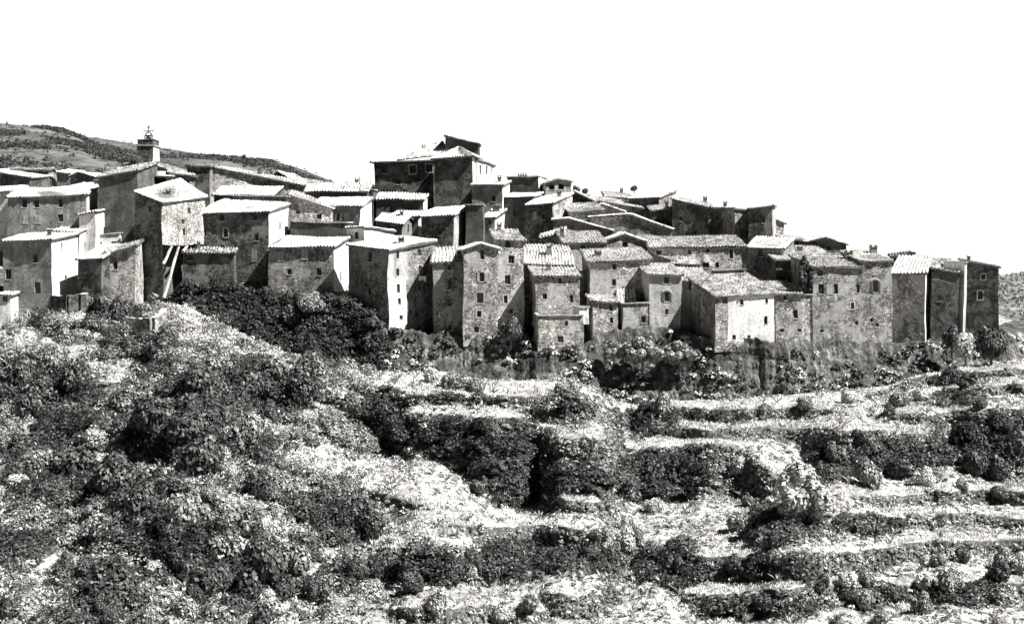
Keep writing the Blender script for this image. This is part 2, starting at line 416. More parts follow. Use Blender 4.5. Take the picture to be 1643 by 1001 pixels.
        roof_panel(rb, C(1+eu, 1+ev, el(1+eu)-2*rise*ev), C(-eu, 1+ev, el(-eu)-2*rise*ev), C(-eu, .5, el(-eu)+rise), C(1+eu, .5, el(1+eu)+rise), tmm, rng)
        for i in range(max(2, int(W/.5))):
            u = (i+.5)/max(2, int(W/.5)); p_ = C(u, .5, el(u)+rise+.1); rb.box(p_+Vector((0, 0, rng.uniform(-.03, .03))), (e.x, e.y, 0), (n.x, n.y, 0), .24, .12, .07, tmm)
    elif roof == 'gy':
        sl_ = (zp-zA)/(up*W); sr = (zB-zp)/((1-up)*W); lz = zA-sl_*over; rz = zB+sr*over
        roof_panel(rb, C(-eu, 1+ev, lz), C(-eu, -ev, lz), C(up, -ev, zp), C(up, 1+ev, zp), tmm, rng)
        roof_panel(rb, C(1+eu, -ev, rz), C(1+eu, 1+ev, rz), C(up, 1+ev, zp), C(up, -ev, zp), tmm, rng)
        for i in range(int(d/.5)):
            rb.box(C(up, (i+.5)/int(d/.5), zp+.1), (e.x, e.y, 0), (n.x, n.y, 0), .12, .24, .07, tmm)
    elif roof == 'hip':
        if pk: sp, zp = tpk(pk); up = min(.9, max(.1, sp/W)); zp = max(zA, zB)+rise
        else: up = .5; zp = max(zA, zB)+rise
        apex = C(up, .5, zp); k = [C(-eu, -ev, zA-.1), C(1+eu, -ev, zB-.1), C(1+eu, 1+ev, zB-.1), C(-eu, 1+ev, zA-.1)]
        for i in range(4): roof_panel(rb, k[i], k[(i+1) % 4], apex+(k[(i+1) % 4]-k[i]).normalized()*.05, apex, tmm, rng)
    else:
        k = [C(0, 0, zA-.4), C(1, 0, zB-.4), C(1, 1, zB-.4), C(0, 1, zA-.4)]
        rb.poly(k, M['plp'])
        for (u0, v0, u1, v1) in ((0, 0, 1, 0), (1, 0, 1, 1), (0, 1, 1, 1), (0, 0, 0, 1)):   # parapet coping
            a_, b_ = C(u0, v0, (zA, zB)[u0]), C(u1, v1, (zA, zB)[u1]); mid = (a_+b_)/2; dr = (b_-a_); ln = dr.length; dr.normalize()
            nn = Vector((dr.y, -dr.x, 0)).normalized()
            cc = [a_-nn*.2, b_-nn*.2, b_+nn*.2, a_+nn*.2]; hi_ = [p_+Vector((0, 0, .12)) for p_ in cc]; lo_ = [p_-Vector((0, 0, .05)) for p_ in cc]
            rb.poly(hi_, M['plp'])
            for i in range(4): rb.poly([lo_[i], lo_[(i+1) % 4], hi_[(i+1) % 4], hi_[i]], M['plp'])
    ro = rb.build('roof', root, root)
    if not chim and rng.random() < .35 and roof in ('shed', 'gx') and W > 4: chim = [(rng.uniform(.15, .85), rng.uniform(.4, .8), rng.uniform(.5, .9), rng.uniform(.45, .7))]
    for c_ in chim:
        u, v = c_[0], c_[1]; chimney(root, ro, C(u, v, H(min(.99, u), v)+(rise if roof == 'hip' else 0)*.5), ht=c_[2] if len(c_) > 2 else 1.1, wd=c_[3] if len(c_) > 3 else .6, pale=len(c_) > 4)
    return dict(root=root, A=Ap, B=Bp, e=e, n=n, bk=bk, W=W, d=d, zA=zA, zB=zB, zb=zb, th=math.degrees(t), C=C, roof=ro)

INFO = []
def hs(*a, **k): r_ = house(*a, **k); INFO.append((a[0][:40], round(r_['th'], 1), round(r_['W'], 1))); return r_

# ---- far left, behind
hs('low dark house with a roof sliding down to the right, far left edge', -12, 48, 274, 284, None, 262, d=8, th=-10, roof='shed', rise=.6, wall_m='dark')
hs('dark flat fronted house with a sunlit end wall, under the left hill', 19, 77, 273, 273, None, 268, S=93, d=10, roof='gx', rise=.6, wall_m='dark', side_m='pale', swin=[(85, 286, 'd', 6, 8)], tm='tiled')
hs('small grey house squeezed behind the sunlit end wall under the hill', 92, 113, 276, 278, None, 272, d=6, th=-5, rise=.5, wall_m='plg')
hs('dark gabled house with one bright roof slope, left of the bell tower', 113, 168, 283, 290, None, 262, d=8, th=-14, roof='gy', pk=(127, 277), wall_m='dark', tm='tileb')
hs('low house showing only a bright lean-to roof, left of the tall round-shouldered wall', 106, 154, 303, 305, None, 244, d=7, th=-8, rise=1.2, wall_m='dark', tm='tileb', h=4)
hs('house at the left edge with a sunlit wall strip beside the long shuttered house', -60, 14, 312, 309, None, 233, d=7, th=-4, rise=1.0, wall_m='plw', tm='tileb', h=7)
hs('long grey house with pale shutters and a bright roof, far left', 12, 138, 317, 313, None, 228, S=157, d=9, rise=1.6, wall_m='plg', side_m='plw', tm='tileb', h=8,
   win=[(38, 326), (57, 326, 'd', 9, 13), (96, 325), (40, 351, 'c', 9, 15), (59, 351, 'c', 9, 15), (96, 349, 'd', 9, 13), (42, 372, 'c', 8, 11)])
hs('grey house with thin bright roof and sunlit end wall, lowest at far left', 4, 84, 388, 387, 486, 213, S=126, d=9, rise=1.1, wall_m='plg', side_m='plw', tm='tileb',
   win=[(58, 415, 'd', 8, 12), (60, 462, 'D', 11, 20), (12, 440, 'd', 9, 16)], swin=[(101, 394, 'd', 7, 10), (106, 446, 'd', 9, 10)])
hs('white limewashed house with a single dark window and rough broken top', 126, 152, 345, 340, 402, 226, S=183, d=8, rise=.6, wall_m='plw', side_m='plw', tm='tileb',
   swin=[(166, 371, 'd', 9, 13)])
hs('white lower block with two dark openings under the limewashed house', 86, 127, 371, 372, 420, 224, S=160, d=9, rise=1.5, wall_m='dark', side_m='plw', tm='tileb', swin=[(136, 394, 'o', 12, 14)])
hs('white back wall with small square openings beside the tall dark tower house', 124, 192, 381, 374, 430, 228, d=7, th=6, roof='flat', wall_m='plw', win=[(137, 394, 'o', 15, 14), (158, 394, 'o', 7, 12), (181, 391, 'o', 8, 8)])
hs('small grey lean-to house with a bright roof, right of the lowest white wall', 124, 163, 415, 413, 470, 214, d=7, th=-14, rise=1.7, wall_m='dark', tm='tileb', win=[(144, 456, 'D', 9, 16)])
hs('small stone house with a roof edge climbing right, leaning on the tower house', 163, 217, 409, 395, 476, 216, d=3.5, th=-2, rise=.8, wall_m='rub', tm='tiled', win=[(168, 452, 'D', 11, 22), (184, 427, 'd', 8, 12)])
# ---- church and its surroundings
hs('large dark church-side house with a rounded shoulder, left of the tall tower house', 157, 222, 286, 275, 478, 229, d=9, th=-6, roof='shed', rise=1.8, wall_m='dash', tm='tiled', h=9)
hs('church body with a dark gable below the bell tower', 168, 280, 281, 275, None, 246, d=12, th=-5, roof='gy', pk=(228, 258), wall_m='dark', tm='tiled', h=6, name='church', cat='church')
hs('open-fronted loft with a deep dark opening below the church gable', 223, 274, 282, 283, None, 236, d=6, th=-6, roof='shed', rise=.8, wall_m='plp', tm='tileb', win=[(250, 294, 'o', 38, 20)])
hs('pale speckled stone house with two small windows right of the church loft', 272, 312, 277, 283, None, 238, d=6, th=14, roof='shed', rise=.6, wall_m='pale', win=[(300, 293, 'd', 6, 9), (300, 305, 'd', 6, 7), (282, 304, 'd', 5, 6)], tm='tile', h=6)
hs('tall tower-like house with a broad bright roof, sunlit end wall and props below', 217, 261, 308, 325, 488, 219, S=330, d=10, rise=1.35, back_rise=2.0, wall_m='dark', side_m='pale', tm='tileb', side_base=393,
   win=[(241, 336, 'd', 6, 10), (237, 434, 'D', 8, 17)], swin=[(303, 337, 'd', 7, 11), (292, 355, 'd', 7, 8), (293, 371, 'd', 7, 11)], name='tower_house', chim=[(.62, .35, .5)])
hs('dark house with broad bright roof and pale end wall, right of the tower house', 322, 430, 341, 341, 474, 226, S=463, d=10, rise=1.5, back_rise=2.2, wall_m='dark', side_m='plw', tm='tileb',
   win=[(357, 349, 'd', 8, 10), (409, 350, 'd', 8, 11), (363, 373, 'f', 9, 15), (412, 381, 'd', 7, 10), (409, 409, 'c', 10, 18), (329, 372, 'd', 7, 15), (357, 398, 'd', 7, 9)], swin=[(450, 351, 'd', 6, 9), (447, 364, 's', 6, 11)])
hs('low lean-to wing with a thin straight roof edge under the props', 294, 378, 405, 405, 500, 224, d=1.5, th=0, rise=.5, wall_m='dark', win=[(306, 414, 'd', 7, 12)], tm='tiled')
hs('terrace house with low bright roof and white end wall, left of the corner house', 432, 535, 398, 397, 478, 221, S=560, d=9, rise=1.5, wall_m='rub', side_m='plw', tm='tileb',
   win=[(451, 410, 'c', 9, 15), (490, 409, 'c', 11, 16), (511, 438, 'd', 8, 11), (465, 436, 'd', 6, 10)], swin=[(548, 414, 'd', 6, 4), (546, 442, 'd', 6, 14)])
hs('sunken dark courtyard block behind the flat bright roof', 466, 556, 357, 358, None, 233, d=5, th=-4, roof='flat', wall_m='dash', h=4)
hs('pale stone house with a roof edge falling right, above the sunken courtyard', 462, 533, 313, 337, None, 238, d=8, th=4, roof='shed', rise=.8, wall_m='pale', win=[(478, 338, 'd', 6, 11), (514, 349, 'd', 7, 8)], h=6)
hs('grey house with shuttered front and one sunlit corner below the ridge roofs', 496, 577, 331, 331, None, 240, S=598, d=7, rise=1.4, wall_m='plg', side_m='plw', win=[(543, 349, 's', 6, 12), (556, 349, 'c', 8, 15)], tm='tile', h=6)
hs('wide low house with long tiled roof, on the skyline left of the mansion', 470, 588, 307, 308, None, 252, d=10, th=-5, roof='gx', rise=1.5, wall_m='dash', tm='tile', chim=[(.8, .5, .5)], h=5)
hs('small dark square block beside the thin pole', 581, 598, 305, 305, None, 254, d=4, th=-4, roof='flat', wall_m='dash')
hs('square dark tower block with a ragged top right of the church', 301, 338, 266, 266, None, 246, S=352, d=8, rise=.3, wall_m='dark', side_m='pale', tm='tiled', h=8)
hs('long pale stone house with roof sliding down right, beside the square dark block', 338, 488, 267, 298, None, 250, d=8, th=6, roof='shed', rise=1.0, back_rise=.3, wall_m='pale', tm='tile', win=[(404, 292, 'd', 5, 8), (436, 304, 'd', 6, 9), (372, 284, 'd', 4, 6)], h=7, chim=[(.5, .8, 1.0)])
hs('low house with a speckled roof in front of the long pale stone house', 342, 436, 312, 314, None, 238, d=6, th=-5, rise=1.5, wall_m='dash', tm='tile', h=5)
hs('low dark strip of a house behind the broad bright roof', 374, 461, 315, 316, None, 236.5, d=1.6, th=-3, roof='flat', wall_m='dash', h=4)
hs('small dark gable on the skyline above the sliding roof', 433, 473, 288, 292, None, 262, d=7, th=-10, roof='gy', pk=(447, 276), wall_m='dark', tm='tile')
hs('tiny dark house right of the small skyline gable', 460, 500, 290, 296, None, 266, d=6, th=-8, rise=.5, wall_m='dark', tm='tiled')
# ---- the great house
hs('great dark mansion wing with a high sloping roof, tallest on the skyline', 601, 696, 261, 257, None, 272, d=11, th=-4, roof='shed', rise=1.2, back_rise=.3, wall_m='dark', tm='tile', h=14,
   win=[(663, 271, 'f', 10, 13), (689, 270, 'f', 9, 13), (617, 272, 'd', 9, 12), (650, 306, 'd', 6, 7), (640, 290, 'd', 7, 9)], name='mansion', cat='mansion', over=.7)
hs('steep upper roof of the mansion, rising to the right of the dark wing', 640, 712, 256, 251, None, 277, d=10, th=-4, roof='hip', rise=3.0, pk=(704, 225), wall_m='dark', tm='tile', h=12, name='mansion', cat='mansion', chim=[(.5, .35, .6)])
hs('square mansion pavilion with a small pyramid roof', 697, 758, 254, 251, None, 262, S=768, d=8, roof='hip', rise=1.6, pk=(731, 240), wall_m='dark', side_m='plw', tm='tileb', h=12, name='mansion', cat='mansion', over=.6)
hs('sunlit arcaded loggia of the mansion with dark arches', 756, 765, 258, 257, None, 266, S=793, d=10, roof='shed', rise=-.6, wall_m='plw', side_m='plw', h=8, tm='tiled', swin=[(771, 272, 'o', 8, 15), (780, 273, 'o', 8, 14), (788, 274, 'o', 6, 13)], name='loggia', cat='house')
hs('dark rooftop block with a slanting top edge, highest part of the mansion', 713, 767, 219, 231, None, 278, d=8, th=-3, roof='shed', rise=.15, wall_m='dash', h=14, tm='tiled', name='rooftop_tower', cat='tower')
hs('low house with a speckled roof at the foot of the dark mansion wall', 603, 679, 320, 320, None, 254, S=684, d=5, rise=1.2, wall_m='dash', side_m='plw', tm='tile', h=6)
hs('little gabled cottage with two short roofs below the mansion', 604, 646, 354, 360, None, 240, S=668, d=6, roof='gx', rise=1.1, wall_m='dark', side_m='plg', tm='tileb', h=5, swin=[(656, 368, 'D', 6, 12)])
hs('dark house whose sunlit end wall has two slim windows, below the mansion', 675, 726, 348, 345, None, 236, S=751, d=9, rise=1.6, wall_m='dark', side_m='plp', tm='tileb', h=7, win=[(704, 373, 'd', 8, 9), (685, 380, 'c', 4, 9)], swin=[(731, 347, 'd', 3.5, 10), (738, 345, 'd', 3.5, 10)])
hs('low dark house under the left end of the long bright roof', 626, 672, 351, 349, None, 244, S=684, d=7, rise=1.3, wall_m='dash', side_m='plw', tm='tileb', h=5)
hs('tall blank grey block between the sunlit end wall and the small roof', 745, 774, 329, 329, None, 238, d=7, th=-2, roof='flat', wall_m='dash', h=9)
hs('grey house with a thin roof line right below the mansion loggia', 757, 806, 296, 296, None, 256, S=817, d=6, rise=.8, wall_m='plg', side_m='plw', tm='tileb', h=8, win=[(792, 320, 'd', 6, 9)])
hs('small pale cottage with a short tiled roof right of the tall blank block', 774, 795, 349, 349, None, 246, S=810, d=6, rise=1.2, wall_m='plp', side_m='plw', tm='tile', h=5, win=[(786, 357, 'd', 4, 8)], chim=[(.5, .8, .8, 1.0)])
# ---- upper middle
hs('dark flat-topped house with a sunlit corner, on the skyline right of the mansion', 815, 864, 286, 283, None, 268, S=878, d=8, roof='flat', wall_m='dash', side_m='plw', h=8, chim=[(.25, .5, .6), (.4, .5, .6)])
hs('dark narrow house with a bright roof strip beneath the flat-topped one', 808, 855, 317, 316, None, 256, S=870, d=6, rise=.9, wall_m='dash', side_m='plw', tm='tileb', h=7, win=[(830, 342, 'D', 12, 12)])
hs('small open loggia house with a shallow gable on the skyline', 876, 917, 294, 292, None, 268, d=6, th=10, roof='gy', pk=(893, 289), wall_m='plp', tm='tiled', h=6, win=[(886, 301, 'o', 10, 8), (901, 300, 'o', 9, 9)])
hs('dark fronted house with a bright sloping roof and a speckled sunlit side', 843, 887, 330, 326, None, 250, S=918, d=9, rise=1.9, wall_m='dark', side_m='pale', tm='tileb', h=7, win=[(858, 345, 'c', 7, 12), (872, 347, 'd', 6, 10)], swin=[(905, 325, 'd', 4, 6)], chim=[(.7, .7, .9)])
hs('small dark gable with pale roof edges high on the skyline', 918, 956, 316, 324, None, 262, d=8, th=-2, roof='gy', pk=(922, 309), wall_m='dark', tm='tile', h=6, win=[(938, 321, 'd', 4, 7)])
hs('long shallow roof behind, running down to the right below the skyline houses', 955, 1030, 322, 334, None, 264, d=8, th=4, roof='shed', rise=1.2, wall_m='pale', tm='tileb', h=5)
hs('speckled low house with sunken roof between bright side wall and small gable', 915, 968, 340, 338, None, 252, d=8, th=6, rise=1.4, wall_m='rub', tm='tile', h=5)
hs('small shadowed gable under the long shallow roof', 953, 1001, 337, 340, None, 258, d=6, th=-3, roof='gy', pk=(968, 328), wall_m='rub', tm='tile', h=5)
hs('house with a wedge shaped bright roof falling to the right over a dark gable', 887, 981, 353, 370, None, 246, d=8, th=-4, roof='gy', pk=(911, 352), wall_m='rub', tm='tileb', h=6)
hs('wide stone house with the broadest shallow gable, middle of the upper village', 946, 1078, 349, 367, None, 248, d=9, th=-5, roof='gy', pk=(1012, 345), wall_m='rub', tm='tile', h=6, win=[(1040, 367, 'd', 5, 8)])
hs('skyline house with long flat tiled roof, right of the open loggia gable', 1008, 1057, 318, 316, None, 266, S=1085, d=10, rise=1.4, wall_m='dark', side_m='pale', tm='tile', h=6, back_rise=1.4)
hs('pale tiled roof left of the skyline house with the long flat roof', 972, 1012, 316, 318, None, 272, d=7, th=2, rise=1.1, wall_m='pale', tm='tileb', h=5)
hs('low roof tucked between the shallow gable and the great dark curved wall', 1046, 1090, 338, 336, None, 258, d=6, th=2, rise=.9, wall_m='dark', tm='tileb', h=5)
hs('big dark stone house with a roof line curving down to the right', 1078, 1136, 320, 334, None, 252, d=8, th=-12, rise=.8, wall_m='dark', tm='tile', h=9, win=[(1092, 352, 'd', 5, 8)], chim=[(.85, .9, .9)])
hs('dark wall section continuing right from the curved roof line', 1134, 1178, 334, 336, None, 251, d=7, th=-6, rise=.3, wall_m='dark', tm='tile', h=9, win=[(1150, 352, 'd', 5, 7)])
hs('pale speckled stone wall section of the upper right block', 1178, 1201, 336, 338, None, 249, d=7, th=26, rise=.3, wall_m='pale', h=7, tm='tile', win=[(1186, 361, 'd', 4, 7)])
hs('square dark stone block at the right end of the upper village', 1201, 1240, 336, 332, None, 246, S=1243, d=7, rise=.2, wall_m='dark', side_m='pale', h=7, tm='tile', win=[(1226, 355, 'd', 5, 8)])
hs('small sunlit ruin of a house stepping down from the upper right block', 1238, 1257, 351, 358, None, 258, d=5, th=30, rise=.4, wall_m='pale', h=5, win=[(1250, 363, 'd', 4, 5)])
# ---- third row right
hs('very long house with sagging tiled roof and one white framed window', 1043, 1196, 397, 396, None, 233, d=9, th=2, rise=1.7, wall_m='rub', tm='tile', h=6,
   win=[(1172, 408, 'f', 7, 13), (1132, 425, 'd', 10, 9), (1058, 405, 'd', 7, 8), (1108, 405, 'd', 6, 8), (1137, 402, 'd', 6, 7), (1150, 425, 'd', 6, 8)])
hs('tall dark stone house with a stepped bright roof, right of the very long house', 1197, 1256, 397, 398, 470, 231, S=1273, d=9, rise=1.6, wall_m='rub', side_m='plg', tm='tile', win=[(1219, 405, 'd', 6, 11), (1238, 440, 'd', 5, 7), (1210, 430, 'd', 5, 8)])
hs('low pale parapet block in front of the very long house', 1144, 1195, 434, 433, None, 230, d=2.5, th=2, roof='flat', wall_m='plp', h=4)
hs('small pale house with a dark window on the right skyline', 1256, 1295, 382, 387, None, 250, d=6, th=12, rise=.7, wall_m='plp', tm='tile', h=5, win=[(1280, 391, 'd', 5, 6)])
hs('dark gabled house standing alone on the right skyline', 1297, 1357, 387, 391, None, 246, d=8, th=-2, roof='gy', pk=(1326, 379), wall_m='dark', tm='tile', h=6, win=[(1330, 396, 'd', 5, 9)])
hs('house showing only a bright roof below the lone skyline gable', 1272, 1336, 412, 414, None, 236, d=8, th=6, rise=1.6, wall_m='dark', tm='tileb', h=5)
hs('dark stone infill house with a flat ledge behind the round-topped ivy', 1246, 1300, 417, 417, 480, 227, d=6, th=4, rise=.9, wall_m='dark', tm='tileb', win=[(1270, 430, 'd', 6, 8), (1263, 448, 'c', 4, 7)])
# ---- second row centre
hs('house with a ribbed roof and pale front above the lower pair of ribbed roofs', 905, 970, 390, 390, None, 232, d=7, th=6, rise=1.7, wall_m='plp', tm='tile', h=9, win=[(936, 400, 'd', 6, 12)], chim=[(.04, .5, 1.2)])
hs('small house with a bright lean-to roof left of the pale ribbed-roof house', 868, 906, 384, 374, None, 238, d=6, th=-2, rise=.8, wall_m='rub', tm='tileb', h=6)
hs('grey gabled house with a dark attic window between two ribbed roofs', 973, 1035, 386, 386, None, 236, d=7, th=6, roof='gy', pk=(1002, 375), wall_m='rub', tm='tile', h=8, win=[(1003, 392, 'd', 9, 14)])
hs('house under a rough tiled roof right of the grey gable', 1032, 1075, 393, 394, None, 239, d=6, th=2, rise=1.4, wall_m='rub', tm='tile', h=6)
hs('pale wall with a sloping top and a short roof above the shuttered house', 1036, 1081, 404, 420, None, 229.5, d=4, th=4, rise=.3, wall_m='plp', tm='tile', h=6, win=[(1057, 418, 'd', 6, 6)])
hs('small dark house under a short bright roof above the shuttered house', 1080, 1122, 424, 424, None, 228, d=5, th=3, rise=1.0, wall_m='dash', tm='tileb', h=5)
# ---- front row
t1 = hs('tall corner house with dark left face and patchy white front hung with washing', 560, 624, 393, 400, 545, 214, S=696, d=9.5, rise=1.2, back_rise=1.0, wall_m='rub', side_m='rub', szones=[(624, 652, 535, 'plw'), (624, 656, 448, 'plp')], tm='tileb',
   win=[(595, 411, 'd', 8, 14), (595, 438, 'c', 5, 8), (595, 466, 'd', 8, 13)],
   swin=[(639, 408, 'f', 7, 12), (640, 435, 'f', 7, 13), (640.5, 461, 'd', 7, 13), (641, 482, 'd', 7, 11), (643, 508, 'd', 7, 8), (674, 406, 'd', 7, 9), (675, 431, 'd', 7, 13), (674, 460, 'd', 7, 14), (679, 500, 'd', 6, 7)], name='tower_house', chim=[(.75, .5, .7, .9)])
hs('little white penthouse with a dark doorway and lean-to roof above the corner house', 556, 583, 366, 365, None, 229, S=632, d=8, rise=-.5, wall_m='plw', side_m='plw', tm='tileb', h=6, win=[(571, 378, 'd', 8, 13)])
hs('narrow stone house with steep ribbed roof between corner house and gabled front', 694, 743, 421, 420, 548, 216, d=8, th=3, rise=2.0, wall_m='rub', tm='tileb', win=[(719, 430, 'd', 6, 9), (720, 456, 'd', 7, 14), (720, 485, 'd', 9, 15), (721, 506, 'c', 6, 8), (721, 526, 'd', 6, 9)])
hs('tall gabled stone house with a white framed window in its middle', 743, 799, 401, 400, 545, 214.5, d=9, th=6, roof='gy', pk=(770, 391), wall_m='rub', tm='tileb', win=[(773, 409, 'd', 8, 19), (772, 446, 's', 7, 15), (770, 479, 'f', 9, 15), (769, 505, 'f', 8, 10), (765, 530, 'd', 8, 10)])
hs('tall stone house with a raised ribbed roof, right of the gabled front', 797, 840, 386, 386, 535, 219, d=8, th=8, rise=1.6, wall_m='rub', tm='tile', win=[(815, 393, 'd', 9, 11), (821, 416, 'd', 8, 13), (815.5, 448, 'd', 9, 14), (812, 480, 'f', 7, 14), (821, 500, 'd', 6, 8)], chim=[(.3, .9, .9)])
hs('house with a large ribbed roof carrying a sooty chimney, behind the squat square house', 839, 919, 423, 424, 520, 223, d=8, th=3, rise=2.6, wall_m='dark', tm='tileb', chim=[(.55, .55, 1.1, .8)], win=[(846, 470, 'd', 5, 12)])
hs('squat square stone house with a short ribbed roof above a curved terrace wall', 858, 931, 443, 443, 515, 217, d=7, th=6, rise=1.4, wall_m='rub', tm='tileb', win=[(899, 451, 'd', 6, 11), (873, 476, 'd', 6, 9), (918, 480, 'd', 6, 14)])
hs('low stone block with a flat parapet top, standing on the rock', 863, 935, 506, 509, 564, 212, d=6, th=5, roof='flat', wall_m='rub', win=[(908, 520, 'f', 6, 8), (898, 545, 'd', 8, 12), (889, 545, 'c', 7, 11), (872, 544, 'c', 4, 9)])
hs('small white hut on the right corner of the flat parapet block', 929, 944, 496, 495, 512, 213.5, d=3, th=10, roof='flat', wall_m='plw')
hs('narrow pale house in the gap between the two ribbed roofs', 930, 947, 437, 437, 530, 225, d=6, th=5, roof='flat', wall_m='plp', win=[(938, 470, 'd', 5, 9)])
hs('wide stone house under a ribbed roof with one round chimney, centre of the village', 946, 1044, 420, 418, 525, 221, d=8, th=6, rise=1.7, wall_m='rub', tm='tileb', win=[(985, 428, 'd', 7, 10), (984, 452, 'd', 8, 10)], chim=[(.2, .4, .6, .9)], zones=[(946, 986, 470, 'plp')])
hs('small stone house with thin white roof edge, below the wide ribbed-roof house', 951, 991, 484, 484, 540, 215, d=5, th=6, rise=.7, wall_m='rub', tm='tileb', win=[(980, 493, 'd', 6, 10), (981, 513, 'd', 5, 9)])
hs('little house with a tilted short roof next to the blank stone wall', 992, 1018, 483, 484, 530, 217, d=4, th=-2, rise=1.8, wall_m='dark', tm='tileb')
hs('low blank stone house with a flat top left of the shuttered house', 999, 1043, 486, 486, 532, 215.5, d=5, th=5, roof='flat', wall_m='rub', win=[(1033, 511, 'd', 7, 10)])
hs('plastered house with an arched shuttered window in the middle of its front', 1043, 1095, 442, 441, 534, 216, d=8, th=7, rise=1.4, wall_m='plp', tm='tileb', win=[(1071, 451, 's', 8, 12), (1072, 476, 'a', 9, 14), (1072, 500, 'd', 6, 10)])
hs('narrow house with stacked balconies right of the arched-window house', 1095, 1141, 450, 449, 540, 218, d=8, th=4, rise=1.6, wall_m='plg', tm='tileb', win=[(1111, 458, 'd', 10, 14), (1116, 484, 'd', 10, 18), (1113, 512, 'd', 9, 16)])
t17 = hs('house with a bright white limewashed patch and a big spreading roof', 1147, 1242, 476, 471, 552, 212.5, d=9, th=16, rise=2.6, wall_m='pale', tm='tile', win=[(1163, 483, 'd', 8, 9), (1190, 484, 'd', 7, 9), (1231, 481, 'd', 5, 8), (1229, 512, 'd', 5, 13), (1202, 541, 'd', 6, 8), (1178, 542, 'd', 6, 7), (1163, 508, 'c', 6, 12)], zones=[(1168, 1242, 548, 'plw')])
hs('narrow stone house with a bright roof, right of the white limewashed patch', 1243, 1287, 473, 473, 552, 216, d=8, th=7, rise=1.7, wall_m='rub', tm='tile', win=[(1259, 479, 'd', 6, 9), (1276, 505, 'd', 8, 16), (1253, 531, 'd', 6, 6), (1284, 531, 'd', 6, 6)])
hs('slim pale strip of a house with a flat top between two stone houses', 1286, 1306, 474, 474, 552, 217, d=6, th=7, roof='flat', wall_m='pale')
hs('broad stone house with two tall dark windows and washing below', 1304, 1385, 429, 428, 558, 218, d=9, th=9, rise=1.7, wall_m='rub', tm='tile', win=[(1316, 439, 'd', 8, 11), (1317, 464, 'd', 8, 17), (1340, 463, 'd', 7, 15), (1330, 463, 'c', 8, 15), (1367, 490, 'f', 6, 10), (1377, 463, 'd', 6, 13), (1375, 518, 'd', 5, 8), (1318, 532, 'd', 5, 6)], chim=[(1.0, .6, 1.0, 1.0)])
hs('stone house with a tall arched bricked-up window, right of the broad stone house', 1385, 1432, 418, 418, 556, 219, d=9, th=9, rise=1.2, wall_m='rub', tm='tileb', win=[(1405, 433, 'c', 8, 14), (1405, 460, 'a', 8, 20), (1399, 514, 'd', 5, 7), (1408, 521, 'd', 6, 6)], chim=[(.98, .8, .9, 1.0)])
hs('windowless stone house with a deep ribbed roof and a thin sunlit edge', 1432, 1484, 438, 438, 553, 220, S=1493, d=8, rise=2.3, wall_m='rub', side_m='plw', tm='tileb', swin=[(1488, 466, 'd', 3, 11)])
hs('small dark wedge shaped attic on the roofs left of the last houses', 1434, 1466, 412, 407, None, 232, d=4, th=-4, rise=.2, wall_m='dash', tm='tiled', h=5)
hs('stone house with slanting top edge and one small window, near right end', 1494, 1537, 431, 438, 552, 221, d=8, th=-5, rise=.25, wall_m='dark', tm='tile', win=[(1507, 478, 'd', 6, 10)])
hs('ribbed roof house behind the slanting edge near the right end', 1495, 1547, 438, 440, 545, 229, d=7, th=2, rise=2.0, wall_m='rub', tm='tileb', chim=[(.5, .3, .5)])
hs('last dark house at the right end with a white framed window and a door', 1549, 1604, 422, 431, 532, 223, d=10, th=-12, roof='shed', rise=.25, wall_m='dark', tm='tiled', win=[(1578, 446, 'f', 8, 9), (1574, 475, 'f', 9, 14), (1554, 513, 'D', 11, 23)], chim=[(.12, .2, .6, .35)])
hs('thin sunlit return wall beside the last dark house', 1545, 1549, 421, 422, 532, 222, d=5, th=20, roof='flat', wall_m='plw', name='return_wall', cat='wall')
# ---- garden edge, far left
hs('tiny white garden hut with a dark window at the left edge', -2, 18, 474, 474, 515, 211, d=3, th=0, roof='shed', rise=.3, wall_m='plw', win=[(9, 480, 'd', 8, 9)], name='garden_hut', cat='hut', tm='tileb')
def garden_wall(pts, hgt, th_, mat, name, label, cap=None):
    """free-standing rubble wall along a plan polyline of (px, ground py)"""
    mb = MB(); q = [gpoint(a_, b_)+Vector((0, 0, hgt)) for a_, b_ in pts]; fine = []; hgt += 1.2
    for a_, b_ in zip(q[:-1], q[1:]):
        k_ = max(2, int((b_-a_).length/.5)); fine += [a_.lerp(b_, i/k_) for i in range(k_)]
    fine.append(q[-1]); rg = random.Random(len(label)); fine = [p_+Vector((0, 0, rg.uniform(-.12, .12))) for p_ in fine]
    for a_, b_ in zip(fine[:-1], fine[1:]):
        dr = (b_-a_); dr.z = 0; nn = Vector((dr.y, -dr.x, 0)).normalized()*th_/2; dn = Vector((0, 0, -hgt))
        mb.poly([a_+nn, b_+nn, b_-nn, a_-nn], M[cap or mat]); mb.poly([a_+nn+dn, b_+nn+dn, b_+nn, a_+nn], M[mat]); mb.poly([b_-nn+dn, a_-nn+dn, a_-nn, b_-nn], M[mat])
        mb.poly([a_+nn+dn, a_+nn, a_-nn, a_-nn+dn], M[mat]); mb.poly([b_+nn+dn, b_-nn+dn, b_-nn, b_+nn], M[mat])
    tag(mb.build(name), label, 'garden wall')
